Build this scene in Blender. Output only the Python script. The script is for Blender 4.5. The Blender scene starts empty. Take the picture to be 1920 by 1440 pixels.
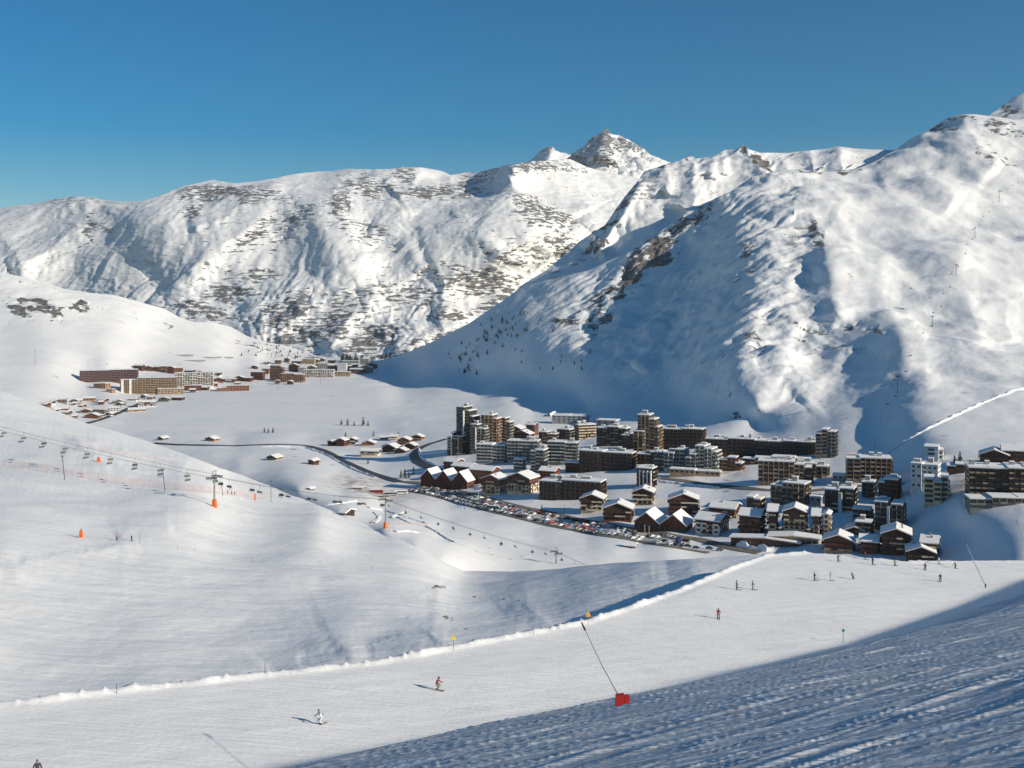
import bpy, bmesh, math, random
import numpy as np
from mathutils import Vector, Matrix

# ------------------------------------------------------------------ camera, sky, sun, exposure
SC = bpy.context.scene
COL = SC.collection
F, CZ, U0, V0 = 2010.0, 175.0, 960.0, 560.0        # focal length in photo pixels, eye height over the lake, horizon row
cam_data = bpy.data.cameras.new('camera')
cam = bpy.data.objects.new('camera', cam_data); COL.objects.link(cam)
cam.location = (0, 0, CZ); cam.rotation_euler = (math.radians(90), 0, 0)
cam_data.sensor_width = 36.0; cam_data.lens = 36.0 * F / 1920.0
cam_data.shift_y = -(720.0 - V0) / 1920.0
cam_data.clip_start = 0.5; cam_data.clip_end = 60000
SC.camera = cam

SUN_EL, SUN_AZ = math.radians(22.0), math.radians(-26.0)   # azimuth measured from +X (right), negative = towards the camera
SUN = Vector((math.cos(SUN_AZ) * math.cos(SUN_EL), math.sin(SUN_AZ) * math.cos(SUN_EL), math.sin(SUN_EL)))
world = bpy.data.worlds.new('World'); SC.world = world; world.use_nodes = True
wn = world.node_tree.nodes; wl = world.node_tree.links
bg = wn['Background']
sky = wn.new('ShaderNodeTexSky'); sky.sky_type = 'NISHITA'; sky.sun_disc = False
sky.sun_elevation = SUN_EL
sky.sun_rotation = math.atan2(SUN.x, SUN.y)
sky.altitude = 2000; sky.air_density = 1.1; sky.dust_density = 0.0; sky.ozone_density = 2.0
hs_ = wn.new('ShaderNodeHueSaturation'); hs_.inputs['Saturation'].default_value = 1.8; hs_.inputs['Hue'].default_value = 0.496
wl.new(sky.outputs[0], hs_.inputs['Color']); wl.new(hs_.outputs[0], bg.inputs[0]); bg.inputs[1].default_value = 0.08

sd = bpy.data.lights.new('sun', 'SUN'); sd.energy = 5.0; sd.angle = math.radians(0.5); sd.color = (1.0, 0.91, 0.76)
sun = bpy.data.objects.new('sun', sd); COL.objects.link(sun)
sun.rotation_euler = SUN.to_track_quat('Z', 'Y').to_euler()
SC.view_settings.view_transform = 'Standard'; SC.view_settings.look = 'None'
SC.view_settings.exposure = 0.07; SC.view_settings.gamma = 1.0; SC.view_settings.use_curve_mapping = False
SC.cycles.use_denoising = True
SC.cycles.max_bounces = 5; SC.cycles.diffuse_bounces = 3

# ------------------------------------------------------------------ noise and interpolation helpers
def _hash(ix, iy, iz, seed):
    h = (ix * np.int64(374761393) + iy * np.int64(668265263) + iz * np.int64(1274126177) + seed * 974711) & 0xFFFFFFFF
    h = ((h ^ (h >> 13)) * np.int64(1103515245)) & 0xFFFFFFFF
    return h ^ (h >> 16)
def pnoise(x, y, z, seed=0):
    xi = np.floor(x); yi = np.floor(y); zi = np.floor(z)
    fx = (x - xi).astype(np.float32); fy = (y - yi).astype(np.float32); fz = (z - zi).astype(np.float32)
    xi = xi.astype(np.int64); yi = yi.astype(np.int64); zi = zi.astype(np.int64)
    u = fx * fx * fx * (fx * (fx * 6 - 15) + 10); v = fy * fy * fy * (fy * (fy * 6 - 15) + 10); w = fz * fz * fz * (fz * (fz * 6 - 15) + 10)
    def g(dx, dy, dz):
        h = _hash(xi + dx, yi + dy, zi + dz, seed)
        a = (h & 255).astype(np.float32) * (2 / 255.) - 1; b = ((h >> 8) & 255).astype(np.float32) * (2 / 255.) - 1
        c = ((h >> 16) & 255).astype(np.float32) * (2 / 255.) - 1
        return a * (fx - dx) + b * (fy - dy) + c * (fz - dz)
    x00 = g(0,0,0) * (1-u) + g(1,0,0) * u; x10 = g(0,1,0) * (1-u) + g(1,1,0) * u
    x01 = g(0,0,1) * (1-u) + g(1,0,1) * u; x11 = g(0,1,1) * (1-u) + g(1,1,1) * u
    return ((x00 * (1-v) + x10 * v) * (1-w) + (x01 * (1-v) + x11 * v) * w)
def fbm(x, y, z, octs=4, seed=0, gain=0.5, ridged=False):
    r = np.zeros(x.shape, np.float32); a = 1.0; f = 1.0
    for i in range(octs):
        n = pnoise(x * f, y * f, z * f, seed + i * 17)
        r += a * ((0.35 - np.abs(n)) * 1.6 if ridged else n); a *= gain; f *= 2.03
    return r
def smooth(a, b, x):
    t = np.clip((x - a) / (b - a), 0, 1); return t * t * (3 - 2 * t)
def interp(line, u):
    a = np.array(line, float); return np.interp(u, a[:, 0], a[:, 1])
def tps(pts, vals, reg=2.5e-3):
    P = np.array(pts, float) / 400.0; V = np.array(vals, float); n = len(P)
    d2 = ((P[:, None] - P[None]) ** 2).sum(-1)
    K = np.where(d2 > 0, 0.5 * d2 * np.log(d2 + 1e-20), 0) + np.eye(n) * reg
    A = np.zeros((n + 3, n + 3)); A[:n, :n] = K; A[:n, n] = 1; A[:n, n+1:] = P; A[n, :n] = 1; A[n+1:, :n] = P.T
    sol = np.linalg.lstsq(A, np.r_[V, 0, 0, 0], rcond=None)[0]
    def ev(u, v):
        q = np.stack([u.ravel(), v.ravel()], 1) / 400.0; out = np.empty(len(q))
        for i in range(0, len(q), 20000):
            c = q[i:i+20000]; r2 = ((c[:, None] - P[None]) ** 2).sum(-1)
            out[i:i+20000] = (0.5 * r2 * np.log(r2 + 1e-20)) @ sol[:n] + sol[n] + c @ sol[n+1:]
        return out.reshape(u.shape)
    return ev
def polydist(u, v, line):
    """distance to a polyline, side (+1 right of travel in image, -1 left) and position along it"""
    best = np.full(u.shape, 1e9); side = np.zeros(u.shape); tt = np.zeros(u.shape)
    L = np.array(line, float); seg = np.hypot(*(L[1:] - L[:-1]).T); tot = seg.sum(); acc = 0
    for i in range(len(L) - 1):
        a, b = L[i], L[i+1]; d = b - a; l2 = (d ** 2).sum()
        t = np.clip(((u - a[0]) * d[0] + (v - a[1]) * d[1]) / l2, 0, 1)
        px = u - a[0] - t * d[0]; py = v - a[1] - t * d[1]; dist = np.hypot(px, py)
        m = dist < best
        best = np.where(m, dist, best); side = np.where(m, np.sign(d[0] * (v - a[1]) - d[1] * (u - a[0])), side)
        tt = np.where(m, (acc + t * seg[i]) / tot, tt); acc += seg[i]
    return best, side, tt

# ------------------------------------------------------------------ materials
MATS = {}
def nodes_of(m):
    m.use_nodes = True; nt = m.node_tree; nt.nodes.clear()
    out = nt.nodes.new('ShaderNodeOutputMaterial'); b = nt.nodes.new('ShaderNodeBsdfPrincipled')
    nt.links.new(b.outputs[0], out.inputs[0]); return nt, b
def mat(name, col, rough=0.7, var=0.0, scale=1.0, metal=0.0, spec=0.3):
    if name in MATS: return MATS[name]
    m = bpy.data.materials.new(name); nt, b = nodes_of(m)
    b.inputs['Roughness'].default_value = rough; b.inputs['Metallic'].default_value = metal
    b.inputs['Specular IOR Level'].default_value = spec
    b.inputs['Base Color'].default_value = (*col, 1)
    if var > 0:
        tc = nt.nodes.new('ShaderNodeTexCoord'); n = nt.nodes.new('ShaderNodeTexNoise'); n.inputs['Scale'].default_value = scale
        n.inputs['Detail'].default_value = 4
        nt.links.new(tc.outputs['Object'], n.inputs['Vector'])
        r = nt.nodes.new('ShaderNodeMapRange'); r.inputs[1].default_value = 0.3; r.inputs[2].default_value = 0.7
        r.inputs[3].default_value = 1 - var; r.inputs[4].default_value = 1 + var
        nt.links.new(n.outputs[0], r.inputs[0])
        mx = nt.nodes.new('ShaderNodeMix'); mx.data_type = 'RGBA'; mx.blend_type = 'MULTIPLY'; mx.inputs[0].default_value = 1
        mx.inputs[6].default_value = (*col, 1); nt.links.new(r.outputs[0], mx.inputs[7])
        nt.links.new(mx.outputs[2], b.inputs['Base Color'])
    MATS[name] = m; return m
# ------------------------------------------------------------------ terrain materials
def terrain_material(name, rock_scale, bump_scale, bump_dist, rock_cols, snow=(0.88, 0.867, 0.845), slope_rock=0.0, streak=None, stretch=(1, 1, 1), tracks=None, rock_rough=.74):
    m = bpy.data.materials.new(name); nt, b = nodes_of(m); N = nt.nodes.new; L = nt.links.new
    b.inputs['Roughness'].default_value = 0.75; b.inputs['Specular IOR Level'].default_value = 0.15
    tc = N('ShaderNodeTexCoord')
    at = N('ShaderNodeAttribute'); at.attribute_name = 'rock'
    mp = N('ShaderNodeMapping'); mp.inputs['Scale'].default_value = stretch; L(tc.outputs['Object'], mp.inputs[0])
    n1 = N('ShaderNodeTexNoise'); n1.inputs['Scale'].default_value = rock_scale; n1.inputs['Detail'].default_value = 7; n1.inputs['Roughness'].default_value = rock_rough
    L(mp.outputs[0], n1.inputs['Vector'])
    nc = N('ShaderNodeMath'); nc.operation = 'MULTIPLY_ADD'; nc.inputs[1].default_value = 1.8; nc.inputs[2].default_value = -0.4; L(n1.outputs[0], nc.inputs[0])
    add = N('ShaderNodeMath'); add.operation = 'ADD'; L(nc.outputs[0], add.inputs[0]); L(at.outputs['Fac'], add.inputs[1])
    rr = N('ShaderNodeMapRange'); rr.interpolation_type = 'SMOOTHSTEP'
    rr.inputs[1].default_value = 0.80; rr.inputs[2].default_value = 0.88; L(add.outputs[0], rr.inputs[0])
    # rock colour
    n2 = N('ShaderNodeTexNoise'); n2.inputs['Scale'].default_value = rock_scale * 2.3; n2.inputs['Detail'].default_value = 5
    L(mp.outputs[0], n2.inputs['Vector'])
    cr = N('ShaderNodeValToRGB'); cr.color_ramp.elements[0].position = 0.3; cr.color_ramp.elements[1].position = 0.7
    cr.color_ramp.elements[0].color = (*rock_cols[0], 1); cr.color_ramp.elements[1].color = (*rock_cols[1], 1)
    L(n2.outputs[0], cr.inputs[0])
    # snow colour, slight drift variation
    n3 = N('ShaderNodeTexNoise'); n3.inputs['Scale'].default_value = bump_scale * 0.2; n3.inputs['Detail'].default_value = 3
    L(tc.outputs['Object'], n3.inputs['Vector'])
    sr = N('ShaderNodeValToRGB'); sr.color_ramp.elements[0].color = (snow[0]*0.93, snow[1]*0.94, snow[2]*0.96, 1); sr.color_ramp.elements[1].color = (*snow, 1)
    sr.color_ramp.elements[0].position = 0.35; sr.color_ramp.elements[1].position = 0.6
    L(n3.outputs[0], sr.inputs[0])
    mx = N('ShaderNodeMix'); mx.data_type = 'RGBA'; L(rr.outputs[0], mx.inputs[0]); L(sr.outputs[0], mx.inputs[6]); L(cr.outputs[0], mx.inputs[7])
    # soil / dirt showing through trampled snow
    ad = N('ShaderNodeAttribute'); ad.attribute_name = 'dirt'
    dm = N('ShaderNodeMix'); dm.data_type = 'RGBA'; dm.inputs[7].default_value = (0.42, 0.33, 0.25, 1)
    nd = N('ShaderNodeTexNoise'); nd.inputs['Scale'].default_value = 0.12; nd.inputs['Detail'].default_value = 6; L(tc.outputs['Object'], nd.inputs['Vector'])
    md = N('ShaderNodeMath'); md.operation = 'MULTIPLY'; L(ad.outputs['Fac'], md.inputs[0])
    ndr = N('ShaderNodeMapRange'); ndr.inputs[1].default_value = 0.38; ndr.inputs[2].default_value = 0.62; L(nd.outputs[0], ndr.inputs[0]); L(ndr.outputs[0], md.inputs[1])
    L(md.outputs[0], dm.inputs[0]); L(mx.outputs[2], dm.inputs[6])
    L(dm.outputs[2], b.inputs['Base Color'])
    # relief finer than the mesh
    nb = N('ShaderNodeTexNoise'); nb.inputs['Scale'].default_value = bump_scale; nb.inputs['Detail'].default_value = 6; nb.inputs['Roughness'].default_value = 0.6
    L(mp.outputs[0], nb.inputs['Vector'])
    rb = N('ShaderNodeMath'); rb.operation = 'MULTIPLY'; rb.inputs[1].default_value = 4.0; L(rr.outputs[0], rb.inputs[0])
    hs = N('ShaderNodeMath'); hs.operation = 'MULTIPLY_ADD'; L(rb.outputs[0], hs.inputs[0]); L(n2.outputs[0], hs.inputs[1]); L(nb.outputs[0], hs.inputs[2])
    bp = N('ShaderNodeBump'); bp.inputs['Distance'].default_value = bump_dist
    ar = N('ShaderNodeAttribute'); ar.attribute_name = 'rough'; L(ar.outputs['Fac'], bp.inputs['Strength'])
    L(hs.outputs[0], bp.inputs['Height'])
    if streak:
        ms = N('ShaderNodeMapping'); ms.inputs['Rotation'].default_value = (0, 0, streak[0]); ms.inputs['Scale'].default_value = (streak[1], streak[2], streak[2])
        L(tc.outputs['Object'], ms.inputs[0])
        ns = N('ShaderNodeTexNoise'); ns.inputs['Scale'].default_value = 1.0; ns.inputs['Detail'].default_value = 5; L(ms.outputs[0], ns.inputs['Vector'])
        b2 = N('ShaderNodeBump'); b2.inputs['Distance'].default_value = streak[3]; L(ns.outputs[0], b2.inputs['Height']); L(bp.outputs[0], b2.inputs['Normal'])
        bp = b2
    if tracks:                                                            # crossing ski tracks; bank shade painted into the snow between, darker and bluer
        atk = N('ShaderNodeAttribute'); atk.attribute_name = 'tracks'; hts = []
        for (ang, sx, sy, lo, hi, sd) in tracks[0]:
            mt = N('ShaderNodeMapping'); mt.inputs['Rotation'].default_value = (0, 0, ang); mt.inputs['Scale'].default_value = (sx, sy, 1); mt.inputs['Location'].default_value = (sd, sd * 2, 0); L(tc.outputs['Object'], mt.inputs[0])
            nt_ = N('ShaderNodeTexNoise'); nt_.noise_dimensions = '2D'; nt_.inputs['Scale'].default_value = 1.0; nt_.inputs['Detail'].default_value = 4; nt_.inputs['Roughness'].default_value = .62; nt_.inputs['Distortion'].default_value = .25; L(mt.outputs[0], nt_.inputs['Vector'])
            rt_ = N('ShaderNodeMapRange'); rt_.interpolation_type = 'SMOOTHSTEP'; rt_.inputs[1].default_value = lo; rt_.inputs[2].default_value = hi; L(nt_.outputs[0], rt_.inputs[0]); hts.append(rt_.outputs[0])
        cur = hts[0]
        for h_ in hts[1:]:
            mxm = N('ShaderNodeMath'); mxm.operation = 'MAXIMUM'; L(cur, mxm.inputs[0]); L(h_, mxm.inputs[1]); cur = mxm.outputs[0]
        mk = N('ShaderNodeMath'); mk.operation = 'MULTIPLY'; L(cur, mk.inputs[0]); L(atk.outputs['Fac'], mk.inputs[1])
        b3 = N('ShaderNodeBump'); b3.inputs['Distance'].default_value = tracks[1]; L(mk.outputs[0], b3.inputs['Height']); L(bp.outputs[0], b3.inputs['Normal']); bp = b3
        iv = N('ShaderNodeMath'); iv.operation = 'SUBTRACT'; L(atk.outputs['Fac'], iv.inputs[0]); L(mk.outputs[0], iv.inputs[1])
        shade_mx = N('ShaderNodeMix'); shade_mx.data_type = 'RGBA'; shade_mx.blend_type = 'MULTIPLY'; shade_mx.inputs[7].default_value = (.62, .72, .85, 1); L(iv.outputs[0], shade_mx.inputs[0]); L(dm.outputs[2], shade_mx.inputs[6]); L(shade_mx.outputs[2], b.inputs['Base Color'])  # shade of the bank multiplied into the base colour outside the streaks
    L(bp.outputs[0], b.inputs['Normal'])
    return m

def grid_mesh(name, X, Y, Z, material, rock=None, dirt=None, rough=None, tracks=None):
    r, c = X.shape
    me = bpy.data.meshes.new(name)
    me.vertices.add(r * c); me.vertices.foreach_set('co', np.stack([X, Y, Z], -1).astype(np.float32).ravel())
    idx = np.arange(r * c).reshape(r, c)
    q = np.stack([idx[:-1, :-1], idx[:-1, 1:], idx[1:, 1:], idx[1:, :-1]], -1).reshape(-1, 4).astype(np.int32)
    n = len(q); me.loops.add(n * 4); me.loops.foreach_set('vertex_index', q.ravel())
    me.polygons.add(n); me.polygons.foreach_set('loop_start', np.arange(0, n * 4, 4, dtype=np.int32))
    me.polygons.foreach_set('use_smooth', np.ones(n, bool)); me.update(calc_edges=True)
    for nm, a in (('rock', rock), ('dirt', dirt), ('rough', np.ones((r, c)) if rough is None else rough), ('tracks', tracks)):
        at = me.attributes.new(nm, 'FLOAT', 'POINT')
        at.data.foreach_set('value', (np.zeros(r * c) if a is None else a).astype(np.float32).ravel())
    me.materials.append(material)
    o = bpy.data.objects.new(name, me); COL.objects.link(o); o['kind'] = 'structure'
    return o

def normals(X, Y, Z):
    P = np.stack([X, Y, Z], -1); a = np.gradient(P, axis=1); b = np.gradient(P, axis=0)
    n = np.cross(a, b); n /= np.linalg.norm(n, axis=-1, keepdims=True) + 1e-12
    s = np.where(n[..., 2:3] < 0, -1, 1); return n * s

def relief(name, pts, ulist, top, bottom, rows, material, feats=(), rocks=(), disp=None, back=(10, 0.12, 0.45), rock_base=0.0, tweak=None, dirt=None, famp=1.0, jitter=14, rock_gain=.8, fexp=1.3, rough=None, reg=2.5e-3, flim=0):
    """A piece of ground given by sighted points (column, row, distance in metres); thin-plate interpolation between them,
    spurs and gullies, then fractal relief along the surface normal. The far side of each crest falls away again."""
    P = [(p[0], p[1]) for p in pts]; D = [p[2] for p in pts]
    ev = tps(P, [1.0 / d for d in D], reg)
    u1 = np.array(ulist, float); vt = interp(top, u1); vb = interp(bottom, u1)
    s = np.linspace(0, 1, rows)
    U = np.repeat(u1[None], rows, 0); V = vb[None] + (vt - vb)[None] * s[:, None]
    # interpolation on a coarse regular net, then bicubic
    st_ = 10.0; cu = np.arange(u1[0] - 3 * st_, u1[-1] + 4 * st_, st_); cv = np.arange(V.min() - 3 * st_, V.max() + 4 * st_, st_)
    CW = ev(*np.meshgrid(cu, cv))
    fi = (U - cu[0]) / st_; fj = (V - cv[0]) / st_; i0 = fi.astype(int); j0 = fj.astype(int); a = fi - i0; b_ = fj - j0
    def cub(t): return [((-.5*t + 1) * t - .5) * t, (1.5*t - 2.5) * t * t + 1, ((-1.5*t + 2) * t + .5) * t, (.5*t - .5) * t * t]
    wa, wb = cub(a), cub(b_); W = 0
    for m_ in range(4):
        for n_ in range(4): W = W + wb[m_] * wa[n_] * CW[j0 + m_ - 1, i0 + n_ - 1]
    W = np.maximum(W, 1.0 / 14000); relief.ev = ev
    Dm = 1.0 / W
    jit = fbm(U / 45, V / 45, U * 0, 3, 5) * jitter                       # uneven lines for the spurs
    for line, amp, wl_, wr_, *rest in feats:
        if flim and len(rest) < 2: amp = math.copysign(min(abs(amp), flim * min(wl_, wr_) * float(1 / ev(np.array([float(line[0][0])]), np.array([float(line[0][1])]))[0]) / F), amp)
        d, sd_, t = polydist(U + jit, V + np.roll(jit, 7, 1), line)
        w = np.where(sd_ < 0, wl_, wr_); em = np.clip(np.minimum(t, 1 - t) * 7, 0, 1); w = w * em + (1 - em) * .5 * (wl_ + wr_); env = np.clip(np.minimum(t, 1 - t) * 6 + 0.35, 0, 1)
        Dm = Dm - amp * famp * env * np.exp(-(d / w) ** (rest[0] if rest else fexp))
    X = (U - U0) / F * Dm; Y = Dm; Z = CZ - (V - V0) / F * Dm
    rk = np.full(U.shape, rock_base, np.float32)
    jit2 = fbm(U / 30, V / 18, U * 0, 3, 6) * 34; jit3 = fbm(U / 34, V / 20, U * 0, 3, 8) * 16
    for (ru, rv, au, av, ang, st) in rocks:
        st = st * rock_gain; au = au * 1.15; av = av * 1.15
        c_, s_ = math.cos(math.radians(ang)), math.sin(math.radians(ang)); du = U + jit2 - ru; dv = V + jit3 - rv
        e = ((du * c_ + dv * s_) / au) ** 2 + ((-du * s_ + dv * c_) / av) ** 2
        rk = np.maximum(rk, rock_base + st * np.exp(-e ** 1.5))
    if tweak: X, Y, Z, rk = tweak(U, V, X, Y, Z, rk)
    dt = dirt(U, V) if dirt else None
    # behind the crest
    nb, st, fall = back
    if nb:
        k = np.arange(1, nb + 1)[:, None] / nb
        base = Y[-1:]; yb = base * (1 + st * k ** 1.5); zb = Z[-1:] - (yb - base) * (np.maximum((V[-1:] - V0) / F, -.12) + .03 + fall * k)
        xb = X[-1:] * (yb / base)
        X = np.r_[X, xb]; Y = np.r_[Y, yb]; Z = np.r_[Z, zb]; rk = np.r_[rk, np.repeat(rk[-1:], nb, 0)]
        U = np.r_[U, np.repeat(U[-1:], nb, 0)]; V = np.r_[V, np.repeat(V[-1:], nb, 0)]
        if dt is not None: dt = np.r_[dt, np.repeat(dt[-1:], nb, 0)]
    if disp is not None:
        h = disp(X, Y, Z, U, V, rk)
        n = normals(X, Y, Z); X = X + n[..., 0] * h; Y = Y + n[..., 1] * h; Z = Z + n[..., 2] * h
    return grid_mesh(name, X, Y, Z, material, rk, dt, None if rough is None else rough(U, V))

def zd(u, v, z): return (u, v, (CZ - z) * F / (v - V0))
def urange(a, b, st): return np.arange(a, b + st, st)

# ------------------------------------------------------------------ 1. the far massif, the high peak and the summits behind
ROCK_FAR = ((0.15, 0.152, 0.16), (0.28, 0.268, 0.258))
M_far = terrain_material('snow_and_rock_far', 0.022, 0.03, 3.0, ROCK_FAR, stretch=(1, 1, 4.5), rock_rough=.64)
far_top = [(-260,420),(-60,402),(0,393),(60,382),(110,374),(165,370),(185,377),(235,381),(270,378),(305,366),(350,348),(400,338),(420,343),(445,346),(520,335),(535,330),
           (600,322),(660,318),(735,316),(755,311),(790,311),(830,319),(845,326),(880,322),(895,326),(920,319),(950,309),(1000,304),(1070,298),(1100,312),(1150,326),(1200,338),(1300,352),(1400,360)]
far_bot = [(-260,600),(0,600),(150,620),(300,640),(500,690),(760,700),(900,650),(1000,580),(1150,470),(1300,420),(1400,400)]
fp = [(u, v, d * (1 + .28 * min(1, max(0, (v - 430) / 230.)))) for (u, v, d) in [(-260,420,6300),(0,393,6400),(165,370,6200),(400,338,6200),(600,322,6500),(760,311,6200),(900,324,6300),(950,309,5700),(1070,298,6500),(1200,338,6700),(1400,360,6700),
      (-260,500,5000),(0,450,5600),(0,500,5000),(0,560,4600),(0,600,4300),(150,440,5500),(150,520,4800),(300,430,5300),(300,520,4600),(300,600,3900),(300,640,3700),
      (450,400,5500),(450,470,4850),(450,550,4200),(450,620,3650),(600,380,5600),(600,450,5000),(600,530,4350),(600,600,3750),(600,660,3300),(600,690,3150),
      (750,380,5550),(750,400,5300),(750,470,4800),(750,540,4250),(750,610,3650),(750,680,3150),(850,410,5150),(900,430,4950),(900,500,4500),(900,560,4100),(900,640,3500),
      (1000,350,5750),(1000,430,5050),(1000,500,4600),(1000,580,4050),(1100,360,6000),(1100,420,5400),(1100,500,4800),(1200,380,6100),(1200,430,5500),(1300,420,5800),(1400,400,6100)]]
far_feats = [([(950,306),(957,352),(985,400),(1010,450),(1050,490)], 420, 34, 150), ([(735,316),(690,336),(641,364),(634,402),(655,450),(690,520)], 430, 30, 110),
             ([(165,368),(157,394),(127,432),(70,482),(20,510)], 230, 30, 120), ([(600,350),(550,372),(493,396),(433,450),(370,500),(305,560)], 260, 34, 140),
             ([(690,520),(640,548),(560,590),(465,634)], 300, 24, 90), ([(960,470),(930,505),(860,518),(815,536)], 260, 22, 60), ([(870,585),(845,590),(820,600)], 170, 16, 40),
             ([(535,330),(500,372),(420,410),(350,430)], 200, 22, 70), ([(1070,298),(1075,340),(1110,400)], 240, 30, 90),
             ([(790,311),(775,345),(740,372)], 190, 22, 60), ([(1160,330),(1150,400),(1120,450)], 200, 26, 70), ([(720,560),(650,600),(620,660)], 220, 24, 60), 
             ([(700,420),(760,460),(800,520)], 160, 40, 60), ([(880,600),(800,640),(740,680)], 170, 24, 60)]
far_rocks = [(815,360,95,13,-4,.45),(430,368,105,16,4,.42),(880,340,60,9,-22,.35),(1010,312,75,13,4,.42),(1005,402,60,20,30,.42),(1040,412,30,14,20,.45),(905,532,85,26,8,.42),(845,598,32,10,0,.45),
             (640,600,18,48,8,.40),(700,640,55,18,-20,.45),(165,430,10,28,10,.42),(190,428,35,7,5,.36),(480,515,55,9,0,.34),(430,550,50,16,-10,.42),(380,588,60,14,10,.40),(637,396,14,32,0,.46),
             (690,355,55,22,0,.36),(360,400,14,14,0,.4),(540,590,60,24,-25,.40),(600,620,90,26,-20,.34),(560,635,60,18,-10,.36),(760,560,90,22,5,.28),(1060,470,60,20,20,.34),(980,480,70,18,10,.28),
             (755,325,25,14,0,.40),(560,420,60,18,-30,.30),(480,440,50,14,-35,.34),(720,690,60,26,-20,.40),(800,655,60,18,-20,.36),(940,575,60,20,-20,.36),(680,440,70,26,20,.22),(130,378,40,10,0,.30),(900,320,40,8,0,.36)]
def far_disp(X, Y, Z, U, V, rk):
    low = smooth(470, 600, V); r_ = np.clip(rk - .1, 0, .4)
    wx = X + fbm(X / 400., Y / 400., Z / 400., 2, 7) * 160; wy = Y + fbm(X / 400., Y / 400., Z / 400., 2, 9) * 160
    h = fbm(wx / 700., wy / 900., Z / 700., 2, 11) * 55
    h += fbm(wx / 210., wy / 520., Z / 420., 4, 23, 0.5, True) * (15 + 12 * low)          # gullies down the fall line
    h += fbm(wx / 90., wy / 120., Z / 26., 3, 31, 0.6) * (4 + 40 * r_ + 2 * low)            # strata
    h += fbm(wx / 34., wy / 50., Z / 16., 2, 37, 0.6) * (1.5 + 14 * r_ + 3 * low)
    return h * np.clip((V - np.interp(U, [a for a, b in far_top], [b for a, b in far_top])) / 14, 0.42, 1)
def far_tweak(U, V, X, Y, Z, rk):
    return X, Y, Z, rk + 0.03 * smooth(470, 640, V) * smooth(250, 420, U)
relief('far_massif', fp, urange(-260, 1400, 2.4), far_top, far_bot, 215, M_far, far_feats, far_rocks, far_disp, rock_base=0.055, tweak=far_tweak, famp=.5, rock_gain=.76, flim=3.6)

pk_top = [(1020,318),(1070,296),(1100,275),(1125,250),(1137,243),(1148,252),(1165,255),(1190,268),(1215,290),(1250,305),(1300,318),(1360,335)]
pk_bot = [(1020,380),(1360,400)]
pp = [(1020,318,9000),(1070,296,9300),(1137,243,9500),(1190,268,9400),(1250,305,9100),(1360,335,8900),(1020,380,7300),(1137,380,7200),(1250,390,7200),(1360,400,7000),(1137,320,8500),(1200,330,8500),(1070,340,8300)]
def pk_disp(X, Y, Z, U, V, rk): return (fbm(X / 420., Y / 420., Z / 420., 3, 51) * 70 + fbm(X / 170., Y / 170., Z / 240., 4, 57, .55, True) * 45) * np.clip((V - interp(pk_top, U)) / 10, .4, 1)
relief('high_peak', pp, urange(1020, 1360, 1.6), pk_top, pk_bot, 90, M_far,
       [([(1137,243),(1132,280),(1126,320)], 520, 16, 50), ([(1165,255),(1185,290),(1210,330)], 380, 14, 50), ([(1100,275),(1090,300)], 260, 16, 40), ([(1215,290),(1240,330)], 240, 14, 40)],
       [(1136,262,9,26,4,.5),(1132,300,6,24,0,.4),(1170,275,20,14,20,.36),(1190,280,24,10,30,.34),(1085,305,30,10,0,.38),(1110,290,20,10,-30,.3)], pk_disp, rock_base=.06, rock_gain=.95)
relief('far_summit', [(980,312,10800),(1033,277,11000),(1080,300,10800),(980,350,9800),(1080,350,9800)], urange(970, 1090, 1.6),
       [(970,316),(995,303),(1015,284),(1026,278),(1035,277),(1042,284),(1062,290),(1090,300)], [(970,350),(1090,350)], 36, M_far, [([(1033,277),(1028,320)], 300, 12, 30)],
       [(1030,281,12,4,0,.6)], pk_disp, rock_base=.12)
dome_top = [(1800,236),(1840,225),(1852,217),(1871,203),(1894,186),(1920,173),(1980,158),(2080,150)]
M_mid = terrain_material('snow_and_rock_mountain', 0.035, 0.06, 2.2, ((0.10, 0.10, 0.10), (0.24, 0.215, 0.19)))
relief('dome_summit', [(1800,236,4000),(1920,173,4300),(2080,150,4300),(1800,300,3300),(1920,300,3300),(2080,300,3200)], urange(1800, 2080, 3), dome_top, [(1800,270),(2080,270)], 50, M_mid, (),
       [(1905,205,14,5,-15,.6),(1880,212,20,4,-10,.45)], lambda X, Y, Z, U, V, rk: fbm(X / 160., Y / 160., Z / 160., 4, 3) * 14, rock_base=.08)

# ------------------------------------------------------------------ 2. the bowl and crest behind the big right-hand mountain
back_top = [(930,580),(980,533),(1025,505),(1085,454),(1134,422),(1152,396),(1175,366),(1190,347),(1209,321),(1231,314),(1250,307),(1271,302),(1294,291),(1305,297),(1339,293),(1357,282),(1380,280),(1395,271),(1404,280),
            (1425,287),(1447,286),(1477,286),(1511,281),(1556,278),(1569,274),(1597,278),(1640,280),(1680,282),(1720,300),(1780,330)]
back_bot = [(930,600),(1000,570),(1140,530),(1220,490),(1300,420),(1420,370),(1500,350),(1600,350),(1780,360)]
bp_ = [(930,580,2560),(980,533,2570),(1085,454,2680),(1134,422,2740),(1190,347,2880),(1250,307,2980),(1305,297,3030),(1395,271,3080),(1477,286,3080),(1569,274,3080),(1680,282,2990),(1780,330,2800),
       (1000,570,2420),(1140,530,2440),(1100,480,2580),(1220,490,2480),(1200,420,2620),(1260,380,2720),(1300,420,2580),(1350,340,2820),(1420,370,2680),(1450,330,2820),(1500,350,2700),(1560,310,2850),(1600,350,2680),(1650,300,2850),(1780,360,2560)]
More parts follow.
